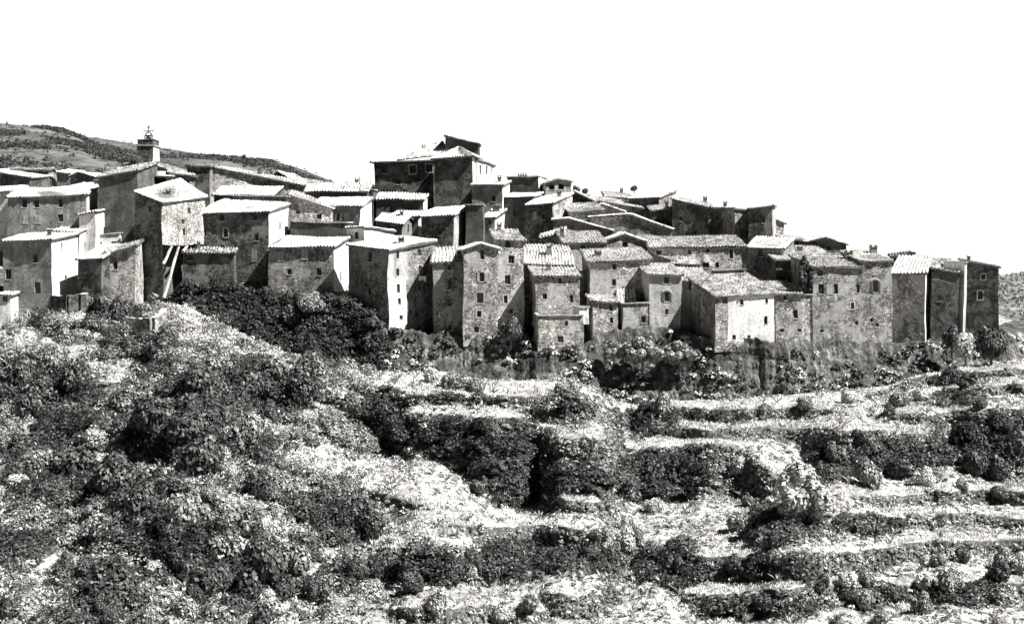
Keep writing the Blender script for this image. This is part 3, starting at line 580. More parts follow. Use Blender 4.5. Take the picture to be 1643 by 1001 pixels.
# ---- bell tower
def bell_tower():
    Y = 243.0; A, B, S = 219, 245, 256; r_ = house('square stone bell tower with an iron bell cage, above the church gable', A, B, 234, 234, 300, Y, S=S, d=4.2, roof='flat', wall_m='dark', side_m='plw', name='bell_tower', cat='bell tower')
    root = r_['root']; e, bk, n = r_['e'], r_['bk'], r_['n']; Ap, W, d = r_['A'], r_['W'], r_['d']
    c = Ap+e*W/2+bk*d/2; e3 = Vector((e.x, e.y, 0)); n3 = Vector((n.x, n.y, 0))
    z = r_['zA']
    mb = MB(); mb.box((c.x, c.y, z+.16), e3, n3, W/2+.1, d/2+.1, .09, M['soot'])
    mb.box((c.x, c.y, z+.62), e3, n3, W/2-.05, d/2-.05, .36, M['dark'])
    mb.box((c.x, c.y, z+1.06), e3, n3, W/2+.06, d/2+.06, .06, M['soot']); mb.build('cornice', root, root)
    ir = MB(); zt = z+1.1
    for a in range(4):
        an = math.pi/4+a*math.pi/2; u = Vector((math.cos(an), math.sin(an), 0)); C0 = Vector((c.x, c.y, 0))
        pts = [C0+u*(.8*math.cos(k*math.pi/2/6)**.6 if k < 6 else .05)+Vector((0, 0, zt+1.35*math.sin(k*math.pi/2/6))) for k in range(7)]
        ir.tube(pts, .08, M['iron'])
    for zz, rr in ((.0, .8), (.75, .68)):
        ir.tube([Vector((c.x+rr*math.cos(k*math.pi/8), c.y+rr*math.sin(k*math.pi/8), zt+zz)) for k in range(17)], .07, M['iron'])
    ir.tube([(c.x, c.y, zt+1.3), (c.x, c.y, zt+2.6)], .09, M['iron'])
    ir.tube([(c.x-.3, c.y, zt+2.2), (c.x+.35, c.y, zt+2.2)], .09, M['iron'])
    ir.tube([(c.x-.9, c.y, zt+1.55), (c.x+.9, c.y, zt+1.55)], .09, M['iron'])
    cage = ir.build('bell_cage', root, root)
    bl = MB(); bl.tube([(c.x, c.y, zt+k[0]) for k in ((.25, 0), (.35, 0), (.6, 0), (.85, 0), (.95, 0))], [.42, .38, .27, .22, .08], M['iron'], 12); bl.build('bell', cage, root)
bell_tower()
# ---- props under the overhanging house
def prop(p0, p1, label):
    mb = MB(); mb.tube([p0, p0.lerp(p1, .35)+Vector((.06, 0, .03)), p0.lerp(p1, .7)-Vector((.05, 0, 0)), p1], [.26, .2, .22, .17], M['plp'], 6); o = mb.build('timber_prop'); tag(o, label, 'prop', 'props under the overhanging house')
prop(P(262, 424, 218.6), P(276, 395, 220.5), 'short pale prop under the overhanging end wall, the left one')
prop(P(263, 478, 218.0), P(287, 396, 222.5), 'long pale prop reaching down the wall edge under the overhang')
prop(P(293, 404, 222), P(302, 393, 224.8), 'shortest pale prop under the right side of the overhang')
# ---- washing, pole
def cloth(px, py, Y, wpx, hpx, label, n=3):
    mb = MB(); k = Y/F
    for i in range(n):
        x0 = px+i*wpx/n
        a = P(x0, py, Y); ww = wpx/n*k*.85; hh = hpx*k*random.uniform(.6, 1.1)
        for q in range(4):
            y0, y1 = .05*math.sin(q*1.7), .05*math.sin((q+1)*1.7)
            mb.box(a+Vector((ww*(q+.5)/4, (y0+y1)/2, -hh/2)), (1, 0, 0), (0, 1, 0), ww/8, .012, hh/2, M['cloth'])
    mb.tube([P(px-3, py-1, Y), P(px+wpx+3, py-1, Y)], .012, M['iron'], 4)
    tag(mb.build('washing'), label, 'washing')
def on_side(r_, px, out=.4):
    tt = T(px); B, bk = r_['B'], r_['bk']; s = (tt*B.y-B.x)/(bk.x-tt*bk.y); return B.y+bk.y*s-out
cloth(672, 443, on_side(t1, 675, .6), 12, 9, 'white washing hung under a window of the tall corner house')
cloth(1338, 472, 216.8, 4, 12, 'single white cloth hanging below the paired tall windows at the right', 1)
mb = MB(); mb.tube([P(577.5, 308, 251.2), P(577.5, 283, 251.2)], .07, M['iron']); tag(mb.build('pole'), 'thin bare pole rising from the skyline roof left of the mansion', 'pole')
mb = MB(); mb.tube([P(1368, 418, 224), P(1368, 399, 224)], .035, M['iron']); tag(mb.build('pole'), 'thin short pole on the roofs of the right skyline', 'pole')

# ------------------------------------------------------------------ terrain
def lin(px, pts):
    xs = [p[0] for p in pts]; return np.interp(px, xs, [p[1] for p in pts])
FOOT = [(-260, 460), (0, 470), (150, 470), (262, 484), (300, 492), (345, 515), (414, 549), (460, 565), (500, 578), (542, 587), (600, 596), (672, 598), (715, 596), (780, 611), (897, 609), (947, 620), (989, 648), (1019, 649), (1061, 636), (1094, 644), (1200, 638), (1340, 627), (1420, 620), (1475, 602), (1557, 585), (1643, 576), (1900, 570)]
FOOTY = [(-260, 230), (0, 226), (220, 224), (300, 217), (414, 213.5), (500, 211), (580, 209), (640, 207), (780, 207), (900, 205), (990, 204), (1100, 206), (1242, 207), (1420, 211), (1540, 215), (1620, 219), (1900, 224)]
LIPS = [  # (px, lip, bottom of the drop)
 [(1380, 640, 640), (1440, 612, 628), (1482, 602, 622), (1578, 594, 608), (1643, 588, 600), (1900, 585, 600)],
 [(1480, 634, 634), (1520, 628, 640), (1590, 618, 634), (1900, 612, 630)],
 [(1370, 662, 662), (1390, 661, 672), (1515, 662, 690), (1530, 657, 740), (1590, 655, 768), (1660, 655, 768), (1900, 655, 760)],
 [(960, 681, 681), (985, 662, 690), (1012, 652, 690), (1075, 650, 672), (1140, 655, 672), (1200, 655, 674), (1300, 655, 672), (1350, 658, 658)],
 [(990, 690, 690), (1094, 686, 704), (1166, 687, 704), (1250, 684, 706), (1330, 690, 750), (1419, 690, 765), (1500, 694, 768), (1530, 700, 700)],
 [(560, 616, 616), (575, 617, 632), (643, 620, 660), (664, 632, 650), (700, 632, 650), (790, 636, 652), (870, 636, 680), (950, 648, 680), (970, 660, 660)],
 [(480, 625, 625), (557, 640, 668), (640, 650, 700), (664, 664, 722), (700, 666, 738), (757, 668, 765), (787, 668, 820), (825, 669, 812), (855, 674, 750), (880, 684, 705), (900, 692, 692)],
 [(815, 815, 815), (840, 765, 806), (862, 722, 792), (880, 706, 790), (920, 700, 790), (964, 700, 796), (1002, 720, 800), (1073, 712, 805), (1195, 712, 790), (1230, 740, 795), (1250, 765, 765)],
 [(400, 628, 628), (492, 644, 656), (564, 668, 684), (620, 690, 712), (650, 712, 712)],
 [(420, 660, 660), (500, 672, 690), (582, 690, 712), (657, 724, 735), (690, 735, 735)],
 [(1250, 760, 760), (1322, 770, 772), (1340, 792, 798), (1419, 795, 812), (1520, 785, 806), (1643, 788, 812), (1900, 790, 815)],
 [(1310, 820, 820), (1335, 822, 852), (1435, 824, 853), (1452, 829, 848), (1562, 823, 842), (1643, 830, 852), (1900, 830, 850)],
 [(840, 794, 794), (860, 797, 814), (985, 804, 832), (1010, 815, 815)],
 [(700, 840, 840), (800, 846, 880), (876, 840, 885), (950, 855, 905), (1010, 862, 915), (1060, 870, 870)],
 [(1030, 892, 892), (1124, 892, 934), (1200, 890, 932), (1284, 882, 926), (1372, 885, 922), (1478, 868, 898), (1570, 866, 886), (1643, 864, 890), (1900, 862, 888)],
 [(860, 950, 950), (880, 952, 992), (964, 952, 992), (990, 960, 960)],
 [(1085, 950, 950), (1103, 952, 985), (1200, 947, 990), (1284, 940, 988), (1343, 938, 970), (1457, 938, 966), (1560, 935, 955), (1900, 930, 960)],
 [(-100, 488, 500), (29, 484, 494), (86, 510, 520), (162, 525, 536), (245, 535, 548), (290, 550, 550)],
 [(40, 520, 520), (90, 534, 548), (180, 546, 568), (248, 556, 582), (300, 580, 590), (340, 600, 600)],
 [(-260, 560, 590), (0, 568, 590), (58, 568, 582), (144, 564, 574), (180, 575, 575)],
 [(130, 618, 618), (148, 616, 634), (209, 610, 624), (240, 612, 612)],
 [(-260, 600, 660), (0, 590, 650), (72, 586, 645), (133, 592, 650), (160, 610, 610)],
 [(300, 600, 600), (380, 612, 640), (470, 640, 660), (500, 655, 655)],
 [(100, 745, 745), (130, 744, 780), (222, 730, 752), (260, 735, 735)],
 [(220, 760, 760), (246, 766, 800), (346, 796, 830), (406, 826, 850), (440, 850, 850)],
 [(-260, 830, 860), (0, 835, 870), (90, 830, 860), (200, 850, 890), (300, 870, 920), (420, 880, 930), (500, 860, 890), (560, 850, 850)],
 [(420, 740, 740), (470, 745, 765), (560, 770, 790), (640, 800, 820), (700, 815, 815)],
 [(-260, 700, 730), (0, 690, 720), (100, 680, 705), (200, 690, 715), (330, 700, 740), (430, 720, 720)],
 [(560, 880, 880), (620, 880, 925), (700, 880, 935), (790, 900, 940), (860, 930, 930)],
 [(600, 975, 975), (650, 975, 1005), (850, 975, 1000), (900, 985, 985)],
]
NC = 540; cols = np.linspace(-240, 1880, NC); NR = 230; PYB = 1090.0
grid = np.zeros((NC, NR, 3)); pyg = np.zeros((NC, NR))
ybot = 132.0
for ci, px in enumerate(cols):
    foot = lin(px, FOOT); ytop = lin(px, FOOTY)
    py = np.linspace(foot, PYB, NR); face = np.zeros(NR)
    for lp in LIPS:
        xs = [q[0] for q in lp]
        if px <= xs[0] or px >= xs[-1]: continue
        jl = 4*noise.noise((px*.02, lp[0][1]*.37, 1.3))+2.5*noise.noise((px*.08, lp[0][1]*.37, 4.3))
        l = np.interp(px, xs, [q[1] for q in lp])+jl; bt = np.interp(px, xs, [q[2] for q in lp])+jl*.6
        if bt-l < 2: continue
        mid = (py[:-1]+py[1:])/2
        face[1:] = np.maximum(face[1:], np.clip(np.minimum(mid-l, bt-mid)/1.5+.5, 0, 1))
    a = (py-HY)/F
    def run(s, sf):
        sl = s+(sf-s)*face[1:]; return np.log((a[1:]+sl)/(a[:-1]+sl)).sum()      # log(Ytop/Ybot)
    def solve(f, lo, hi, target):
        for _ in range(40):
            mid_ = (lo+hi)/2
            if f(mid_) > target: lo = mid_
            else: hi = mid_
        return (lo+hi)/2
    target = math.log(ytop/ybot); sf = 1.6; s = solve(lambda q: run(q, sf), -.02, 3.0, target)
    if s < .03: s = .03; sf = solve(lambda q: run(s, q), .2, 1.6, target)
    sl = s+(sf-s)*face[1:]; Yv = np.empty(NR); Yv[0] = ytop; Yv[1:] = ytop*np.exp(-np.cumsum(np.log((a[1:]+sl)/(a[:-1]+sl))))
    grid[ci, :, 0] = T(px)*Yv; grid[ci, :, 1] = Yv; grid[ci, :, 2] = -a*Yv; pyg[ci] = py
# smooth the depth across columns a little so the terrace walls run evenly
k = np.exp(-(np.arange(-7, 8)/3.0)**2/2); k /= k.sum()
Yg = grid[:, :, 1].copy()
for r_ in range(NR): Yg[7:-7, r_] = np.convolve(Yg[:, r_], k, mode='valid')
grid[:, :, 1] = Yg; grid[:, :, 0] = ((cols-CX)/F)[:, None]*Yg; grid[:, :, 2] = -(pyg-HY)/F*Yg
for i in range(NC):
    for j in range(NR):
        x, y, z = grid[i, j]
        grid[i, j, 2] += .22*noise.noise((x*.5, y*.5, z*.5))+.1*noise.noise((x*1.6, y*1.6, z*1.6))
        grid[i, j, 1] += .3*noise.noise((x*.6+9, y*.3, z*.6))
# add the unseen foreground slope falling to the valley floor, and the bank running in behind the cliff foot
ext = np.zeros((NC, 6, 3)); last = grid[:, -1, :]
for q, (dy, dz) in enumerate(((-6, -3), (-14, -6), (-26, -9), (-50, -11), (-90, -12), (-170, -12))):
    ext[:, q] = last+np.array([0, dy, 0]); ext[:, q, 2] = last[:, 2]*(1-q/6)+(-54+dz*.2)*(q/6)
    ext[:, q, 0] *= 1+.0*q
back = np.zeros((NC, 2, 3)); fst = grid[:, 0, :]
back[:, 1] = fst+np.array([0, 3, -.4]); back[:, 0] = fst+np.array([0, 14, -2.5])
full = np.concatenate([back, grid, ext], axis=1); NF = full.shape[1]
vid = np.arange(NC*NF).reshape(NC, NF)
fc = np.stack([vid[:-1, :-1], vid[:-1, 1:], vid[1:, 1:], vid[1:, :-1]], -1).reshape(-1, 4)

def ground_mat():
    m, nt, b = new_mat('terrace_ground')
    ge = nt.nodes.new('ShaderNodeNewGeometry'); sp = nt.nodes.new('ShaderNodeSeparateXYZ'); nt.links.new(ge.outputs['True Normal'], sp.inputs[0])
    grass = ramp(nt, nz(nt, pos(nt), 1.3, 6, .7), [(.3, .1), (.47, .32), (.62, .62)])
    grass = mul(nt, grass, ramp(nt, nz(nt, pos(nt), .12, 4), [(.38, .5), (.55, 1)]))
    grass = mul(nt, grass, ramp(nt, nz(nt, pos(nt), 5, 4, .7), [(.36, .4), (.46, 1)]))
    stone = ramp(nt, nz(nt, pos(nt), 2.2, 6, .7), [(.35, .03), (.5, .07), (.68, .22)])
    mx = nt.nodes.new('ShaderNodeMix'); mx.data_type = 'RGBA'
    mr = nt.nodes.new('ShaderNodeMapRange'); mr.inputs[1].default_value = .55; mr.inputs[2].default_value = .85
    nt.links.new(sp.outputs['Z'], mr.inputs[0]); nt.links.new(mr.outputs[0], mx.inputs[0])
    nt.links.new(stone, mx.inputs[6]); nt.links.new(grass, mx.inputs[7]); nt.links.new(mx.outputs[2], b.inputs['Base Color'])
    bump(nt, b, nz(nt, pos(nt), 2.5, 8, .7), .5, .2); return m
M['ground'] = ground_mat()
tag(np_mesh('terraced_hillside', full.reshape(-1, 3), fc, M['ground'], smooth=False), kind='structure')

# valley floor out to the far distance, below everything
mb = MB(); mb.poly([(-2500, -300, -62), (2500, -300, -62), (2500, 3000, -62), (-2500, 3000, -62)], M['ground']); tag(mb.build('ground'), kind='structure')

# ------------------------------------------------------------------ cliff under the front row
CL = [ # px, top py, bottom py, Y top, Y bottom
 (250, 484, 500, 222, 220), (300, 458, 505, 220.5, 218), (345, 460, 525, 220.5, 217), (414, 466, 558, 219.5, 214.5), (480, 472, 577, 218.5, 212.5), (545, 478, 592, 217, 210.5), (585, 500, 602, 213.5, 210.5), (625, 530, 606, 213, 208.5),
 (700, 540, 606, 215, 208.5), (780, 538, 620, 214, 208.5), (830, 530, 620, 214.5, 208), (862, 556, 618, 211.8, 206.5), (935, 558, 630, 212, 206.5), (960, 535, 650, 214, 206), (1000, 527, 658, 215, 206), (1060, 530, 646, 215, 207), (1140, 545, 655, 211.2, 207),
 (1240, 550, 648, 211.2, 208), (1300, 548, 640, 216, 209.5), (1400, 552, 632, 218, 212), (1480, 548, 610, 219.5, 213.5), (1540, 545, 596, 221, 216), (1612, 530, 590, 224, 219), (1660, 530, 586, 232, 222), (1760, 530, 580, 250, 224)]
ncx, ncz = 900, 80
cp = np.linspace(250, 1760, ncx); arr = np.array(CL, float); cg = np.zeros((ncx, ncz+3, 3))
for i, px in enumerate(cp):
    tp, bt, yt, yb = [np.interp(px, arr[:, 0], arr[:, q]) for q in (1, 2, 3, 4)]
    tp += 9*noise.noise((px*.03, 3.3, 0))+6*noise.noise((px*.11, 9.3, 0))
    for j in range(ncz):
        v = j/(ncz-1); py = tp+(bt+12-tp)*v; y = yt+(yb-yt)*v**1.1
        q = Vector((T(px)*y, y, Zp(py, y)))
        am = min(1, v*4+.15)
        dsp = 1.5*noise.noise((q.x*.16, 1.7, q.z*.07))-.8*abs(noise.noise((q.x*.4, 5.1, q.z*.09)))-.35*abs(noise.noise((q.x*1.1, 2.2, q.z*.2)))+.4*abs(noise.noise((q.x*.2, 8.3, q.z*.9)))+.16*noise.noise((q.x*3.5, 2.2, q.z*2.4))-.35*abs(noise.noise((q.x*1.6, 6.6, q.z*.25)))
        q.y -= dsp*am; cg[i, j+3] = q
    tpv = cg[i, 3]
    for q_, dy in ((2, 1.5), (1, 5), (0, 12)): cg[i, q_] = (tpv[0], tpv[1]+dy, tpv[2]+(.2 if q_ else .6))
vid = np.arange(ncx*(ncz+3)).reshape(ncx, ncz+3)
cf = np.stack([vid[:-1, :-1], vid[:-1, 1:], vid[1:, 1:], vid[1:, :-1]], -1).reshape(-1, 4)
m, nt, b = new_mat('cliff_rock')
c = ramp(nt, nz(nt, pos(nt, (1, 1, .22)), 1.0, 8, .7), [(.34, .03), (.48, .075), (.58, .15), (.7, .36)])
c = mul(nt, c, ramp(nt, nz(nt, pos(nt), .18, 5, .6), [(.35, .4), (.6, 1.1)]))
c = mul(nt, c, ramp(nt, nz(nt, pos(nt), 3, 5, .7), [(.36, .4), (.6, 1.3)]))
nt.links.new(c, b.inputs['Base Color']); bump(nt, b, nz(nt, pos(nt, (1, 1, .35)), 1.6, 8, .7), 1, .4); M['cliff'] = m
tag(np_mesh('cliff', cg.reshape(-1, 3), cf, M['cliff']), kind='structure')

# ------------------------------------------------------------------ ground beneath the village (kernel average of the house footings)
gx = np.linspace(-120, 130, 120); gy = np.linspace(212, 420, 100)
gp = np.array([[p.x, p.y] for p, _ in GROUND]); gz = np.array([z for _, z in GROUND])
vg = np.zeros((120, 100, 3))
for i, x in enumerate(gx):
    for j, y in enumerate(gy):
        yy = min(y, 285)
        dd = ((gp[:, 0]-x)/6)**2+((gp[:, 1]-yy)/5)**2; wt = np.exp(-dd/2)+1e-9
        z = (wt*gz).sum()/wt.sum()-1.6
        tpx = x/y*F+CX; edge = np.interp(tpx, [p[0] for p in CL], [p[3] for p in CL])
        if y < edge+4: z -= (edge+4-y)*1.5
        if y > 285: z -= (y-285)*.25
        if x > 72: z -= (x-72)*.5
        vg[i, j] = (x, y, z+.25*noise.noise((x*.4, y*.4, 0)))
vid = np.arange(12000).reshape(120, 100)
vf = np.stack([vid[:-1, :-1], vid[1:, :-1], vid[1:, 1:], vid[:-1, 1:]], -1).reshape(-1, 4)
tag(np_mesh('village_ground', vg.reshape(-1, 3), vf, M['ground'], smooth=True), kind='structure')

# ------------------------------------------------------------------ far hills
def hill(name, crest, Y0, Y1, zlow, mat, amp=3, n=160, m_=50):
    xs = np.linspace(crest[0][0], crest[-1][0], n); g_ = np.zeros((n, m_+8, 3))
    for i, px in enumerate(xs):
        pc = np.interp(px, [c[0] for c in crest], [c[1] for c in crest])
        zc = Zp(pc, Y1)
        for j in range(m_+8):
            if j < m_:
                v = j/(m_-1); y = Y0+(Y1-Y0)*v; z = zlow+(zc-zlow)*v**1.12
            else: v = 1; y = Y1+(j-m_+1)*Y1*.05; z = zc-(j-m_+1)**1.6*6
            x = T(px)*y if j < m_ else T(px)*Y1
            z += amp*(noise.noise((x*.012, y*.012, 3))+.4*noise.noise((x*.05, y*.05, 7)))*min(1, 2*(1-v)+.15)
            g_[i, j] = (x, y, z)
    vid = np.arange(n*(m_+8)).reshape(n, m_+8)
    f_ = np.stack([vid[:-1, :-1], vid[1:, :-1], vid[1:, 1:], vid[:-1, 1:]], -1).reshape(-1, 4)
    o = np_mesh(name, g_.reshape(-1, 3), f_, mat, smooth=True); tag(o, kind='structure'); return g_[:, :m_]
def hillmat(name, lo, hi, sc, stripes=0):
    m, nt, b = new_mat(name)
    c = ramp(nt, nz(nt, pos(nt, (1, .4, 1+stripes)), sc, 8, .72), [(.36, lo), (.48, (lo+hi)/2), (.64, hi)])
    c = mul(nt, c, ramp(nt, nz(nt, pos(nt), sc*.2, 4), [(.4, .6), (.6, 1.1)]))
    nt.links.new(c, b.inputs['Base Color']); bump(nt, b, nz(nt, pos(nt), sc*1.5, 6, .7), 1, 2.0); return m
hA = hill('near_hill', [(-260, 190), (-60, 192), (0, 198), (60, 203), (100, 210), (130, 221), (165, 240), (230, 262), (300, 285), (420, 300)], 330, 620, Zp(300, 330), hillmat('wooded_hill', .04, .19, .12, 2), amp=5)
hB = hill('far_hill', [(-300, 214), (100, 218), (150, 221), (220, 232), (300, 244), (350, 250), (440, 258), (480, 270), (540, 293), (600, 320), (700, 350)], 500, 950, Zp(330, 500), hillmat('scrub_hill', .06, .14, .06), amp=6)
hC = hill('distant_ridge', [(500, 300), (560, 294), (600, 297), (680, 320), (760, 350)], 1200, 1800, Zp(360, 1200), hillmat('pale_ridge', .35, .5, .03), amp=4, n=60)
hD = hill('right_hill', [(1500, 470), (1560, 450), (1605, 441), (1643, 438), (1720, 425), (1900, 400), (2200, 380)], 236, 430, Zp(590, 236), hillmat('terraced_far_slope', .10, .42, .35, 3), amp=3)

# ------------------------------------------------------------------ foliage
def leafmat(name, v, rough=.5, spec=.35, k=(.5, .9, 1.4, 2.6)):
    m, nt, b = new_mat(name, rough, spec)
    oi = nt.nodes.new('ShaderNodeObjectInfo')
    ge = nt.nodes.new('ShaderNodeNewGeometry')
    c = ramp(nt, ge.outputs['Random Per Island'], [(0, v*k[0]), (.55, v*k[1]), (.8, v*k[2]), (1, min(.8, v*k[3]))])
    c = mul(nt, c, ramp(nt, nz(nt, pos(nt), .5, 4, .7), [(.34, .55), (.62, 1.3)]))
    nt.links.new(c, b.inputs['Base Color']); return m
M['leaf'] = leafmat('leaves', .19); M['leafd'] = leafmat('dark_leaves', .06); M['leafp'] = leafmat('pale_leaves', .42); M['grass'] = leafmat('dry_grass', .72, .8, .1, (.75, 1, 1.1, 1.2)); M['leafshade'] = leafmat('shade_dark_leaves', .035, .6, .2, (.5, .8, 1.2, 3)); M['leafh'] = leafmat('hill_leaves', .06, .8, .05, (.7, .95, 1.05, 1.3)); M['bark'] = flat('bark', .12, var=.6, sc=6)  # the deepest leaf tone has shade put into its colour
def leaves(cen, size, up=.3, stretch=1.8, rng=np.random, out=None):
    """quads with random turn; up biases normals to the sky"""
    n = len(cen); nr = rng.normal(size=(n, 3)); nr[:, 2] = np.abs(nr[:, 2])*(1+up); nr = nr if out is None else out*1.15+nr*.5
    nr /= np.linalg.norm(nr, axis=1)[:, None]
    a = np.cross(nr, rng.normal(size=(n, 3))); a /= np.linalg.norm(a, axis=1)[:, None]+1e-9; b_ = np.cross(nr, a)
    s = (size*rng.uniform(.5, 1.5, n))[:, None]
    v = np.stack([cen-a*s*stretch/2, cen+b_*s/2, cen+a*s*stretch/2, cen-b_*s/2], 1).reshape(-1, 3)
    return v, np.arange(4*n).reshape(-1, 4)
def scatter(G, n, wfun):
    """random points on a grid surface, weights from centre and normal"""
    A_, B_, C_, D_ = G[:-1, :-1].reshape(-1, 3), G[1:, :-1].reshape(-1, 3), G[1:, 1:].reshape(-1, 3), G[:-1, 1:].reshape(-1, 3)
    nr = np.cross(C_-A_, D_-B_); ar = np.linalg.norm(nr, axis=1)/2; nr /= (2*ar[:, None]+1e-12); nr[nr[:, 2] < 0] *= -1
    cen = (A_+B_+C_+D_)/4; wt = ar*wfun(cen, nr); wt /= wt.sum()
    id_ = np.random.choice(len(wt), n, p=wt); u, v = np.random.rand(n, 1), np.random.rand(n, 1)
    p = (A_[id_]*(1-u)+B_[id_]*u)*(1-v)+(D_[id_]*(1-u)+C_[id_]*u)*v
    return p, nr[id_]
def pix(c): return c[:, 0]/c[:, 1]*F+CX, HY-c[:, 2]/c[:, 1]*F
def lumps(c, sc, off=0):
    return np.array([noise.noise((x*sc+off, y*sc, z*sc)) for x, y, z in c])
# undergrowth clumps on the terrace walls and banks
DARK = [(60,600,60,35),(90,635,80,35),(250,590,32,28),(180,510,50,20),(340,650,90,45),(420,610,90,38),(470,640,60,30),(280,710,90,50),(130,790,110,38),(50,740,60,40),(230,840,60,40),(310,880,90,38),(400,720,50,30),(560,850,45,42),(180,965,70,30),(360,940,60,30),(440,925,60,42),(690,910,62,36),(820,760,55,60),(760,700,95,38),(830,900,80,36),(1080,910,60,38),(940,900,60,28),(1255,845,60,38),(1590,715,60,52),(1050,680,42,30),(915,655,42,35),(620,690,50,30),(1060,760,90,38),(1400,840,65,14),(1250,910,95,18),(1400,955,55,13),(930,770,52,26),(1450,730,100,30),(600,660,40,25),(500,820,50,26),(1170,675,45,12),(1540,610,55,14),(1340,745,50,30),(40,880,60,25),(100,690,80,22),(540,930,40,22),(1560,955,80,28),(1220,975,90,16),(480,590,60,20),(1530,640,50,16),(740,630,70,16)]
BRIGHT = [((290,500),(350,520),(420,552),(490,585),20),((300,530),(400,565),(450,590),(470,600),10),((440,730),(540,745),(650,775),(820,835),24),((120,745),(230,738),(340,775),(410,825),15),((560,790),(640,800),(720,830),(790,850),18),((30,545),(80,545),(140,558),(175,560),14),((100,595),(150,605),(190,600),(240,590),16),((60,495),(140,512),(230,532),(290,548),9),((450,660),(520,655),(570,680),(650,715),12),((600,860),(700,860),(760,850),(860,835),16),((1000,705),(1080,700),(1150,700),(1230,705),9),((1200,676),(1270,676),(1340,676),(1420,678),8),((660,650),(720,655),(790,655),(855,655),9)]
def dk(px, py):  # zones given darker leaves, painting the shadow masses of the slope
    o = np.zeros_like(px)
    for a, b_, c, d in DARK: o = np.maximum(o, np.clip(1.6-1.4*np.sqrt(((px-a)/c)**2+((py-b_)/d)**2), 0, 1))
    return o
def br(px, py):
    o = np.zeros_like(px)
    for q in BRIGHT:
        yb = np.interp(px, [k_[0] for k_ in q[:4]], [k_[1] for k_ in q[:4]], left=-999, right=-999); o = np.maximum(o, np.clip(1.5-np.abs(py-yb)/q[4], 0, 1))
    return o
def lipb(px, py):
    o = np.zeros_like(px)
    for lp in LIPS+[[(q[0], q[1]+13, 0) for q in FOOT]]:
        l = np.interp(px, [q[0] for q in lp], [q[1] for q in lp], left=-999, right=-999); o = np.maximum(o, np.clip((py-(l-11))/4, 0, 1)*(py < l+3))
    return o
def w_faces(c, nr):
    px, py = pix(c); st = np.clip((.93-nr[:, 2])/.25, .0, 1)
    left = np.clip((620-px)/150, 0, 1)*np.clip((py-570)/40, 0, 1)
    D_ = dk(px, py); B_ = br(px, py); rt_ = np.clip((px-560)/120, 0, 1); flat_ = np.clip((nr[:, 2]-.8)/.12, 0, 1); return (.16+st*(1.2+.8*rt_)+left*.12+1.15*rt_+1.1*D_)*(1-.9*B_)*(1-rt_*flat_*.97*lipb(px, py))*(py < 1080)
def clumps(p, nr, rad, per, size, flat_=.8, up=.3, stretch=1.8, push=.4):
    n = len(p); r_ = rad*np.random.uniform(.55, 1.45, n)
    d = np.random.normal(size=(n, per, 3)); d /= np.linalg.norm(d, axis=2)[:, :, None]; d[:, :, 2] = np.abs(d[:, :, 2])*1.0-.15
    q = p[:, None, :]+d*(r_[:, None, None])*np.random.uniform(.75, 1.05, (n, per, 1))*np.array([1, 1, flat_])+nr[:, None, :]*(r_*push)[:, None, None]
    return leaves(q.reshape(-1, 3), np.full(n*per, size), up, stretch, out=d.reshape(-1, 3))
def merge(parts):
    vs, fs, o = [], [], 0
    for v, f in parts: vs.append(v); fs.append(f+o); o += len(v)
    return np.concatenate(vs), np.concatenate(fs)
p, nr = scatter(grid, 23500, w_faces)
sel = lumps(p, .12)*.8 + np.random.normal(0, .12, len(p)) > dk(*pix(p))*1.0-.14
big = (np.random.rand(len(p)) < .4) & ((pix(p)[0] < 600) | (dk(*pix(p)) > .4) & (np.random.rand(len(p)) < .5))
right_ = np.clip((pix(p)[0]-560)/120, 0, 1); p[:, 2] -= .3*right_
def two(k_): return merge([clumps(p[k_ & ~big], nr[k_ & ~big], .42, 46, .16, push=.15), clumps(p[k_ & big], nr[k_ & big], 1.25, 200, .19)])
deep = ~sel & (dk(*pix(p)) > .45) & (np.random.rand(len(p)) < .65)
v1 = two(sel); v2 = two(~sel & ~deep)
tag(np_mesh('thicket', *two(deep), M['leafshade']), 'thickets of leaves painted near black as shadow in the lower slope hollows', 'thicket', kind='stuff')  # shadow hollows painted through near-black leaf colour
tag(np_mesh('undergrowth', *v1, M['leaf']), 'tangled mid-toned undergrowth covering the terrace banks below the village', 'undergrowth', kind='stuff')
tag(np_mesh('ivy', *v2, M['leafd']), 'dark ivy and bramble draped over the terrace walls', 'ivy', kind='stuff')
# grass on the level strips
def w_tread(c, nr):
    px, py = pix(c); return (.25+1.6*lipb(px, py)+1.2*br(px, py))*np.clip((nr[:, 2]-.8)/.15, 0, 1)*(py < 1080)
def blades(p, h, wd):
    n = len(p); an = np.random.rand(n)*6.283; d = np.stack([np.cos(an), np.sin(an), 0*an], 1)*wd/2
    tip = np.random.normal(0, .28, (n, 3)); tip[:, 2] = 1; hh = (h*np.random.uniform(.4, 1.3, n))[:, None]
    v = np.stack([p-d, p+d, p+tip*hh], 1).reshape(-1, 3); return v, np.arange(3*n).reshape(-1, 3)
p, nr = scatter(grid, 190000, w_tread); keep = lumps(p[:, :], .35, 5)+np.random.normal(0, .2, len(p)) > -.1
tag(np_mesh('grass', *blades(p[keep], .26, .14), M['grass']), 'pale dry grass on the level terrace strips', 'grass', kind='stuff')
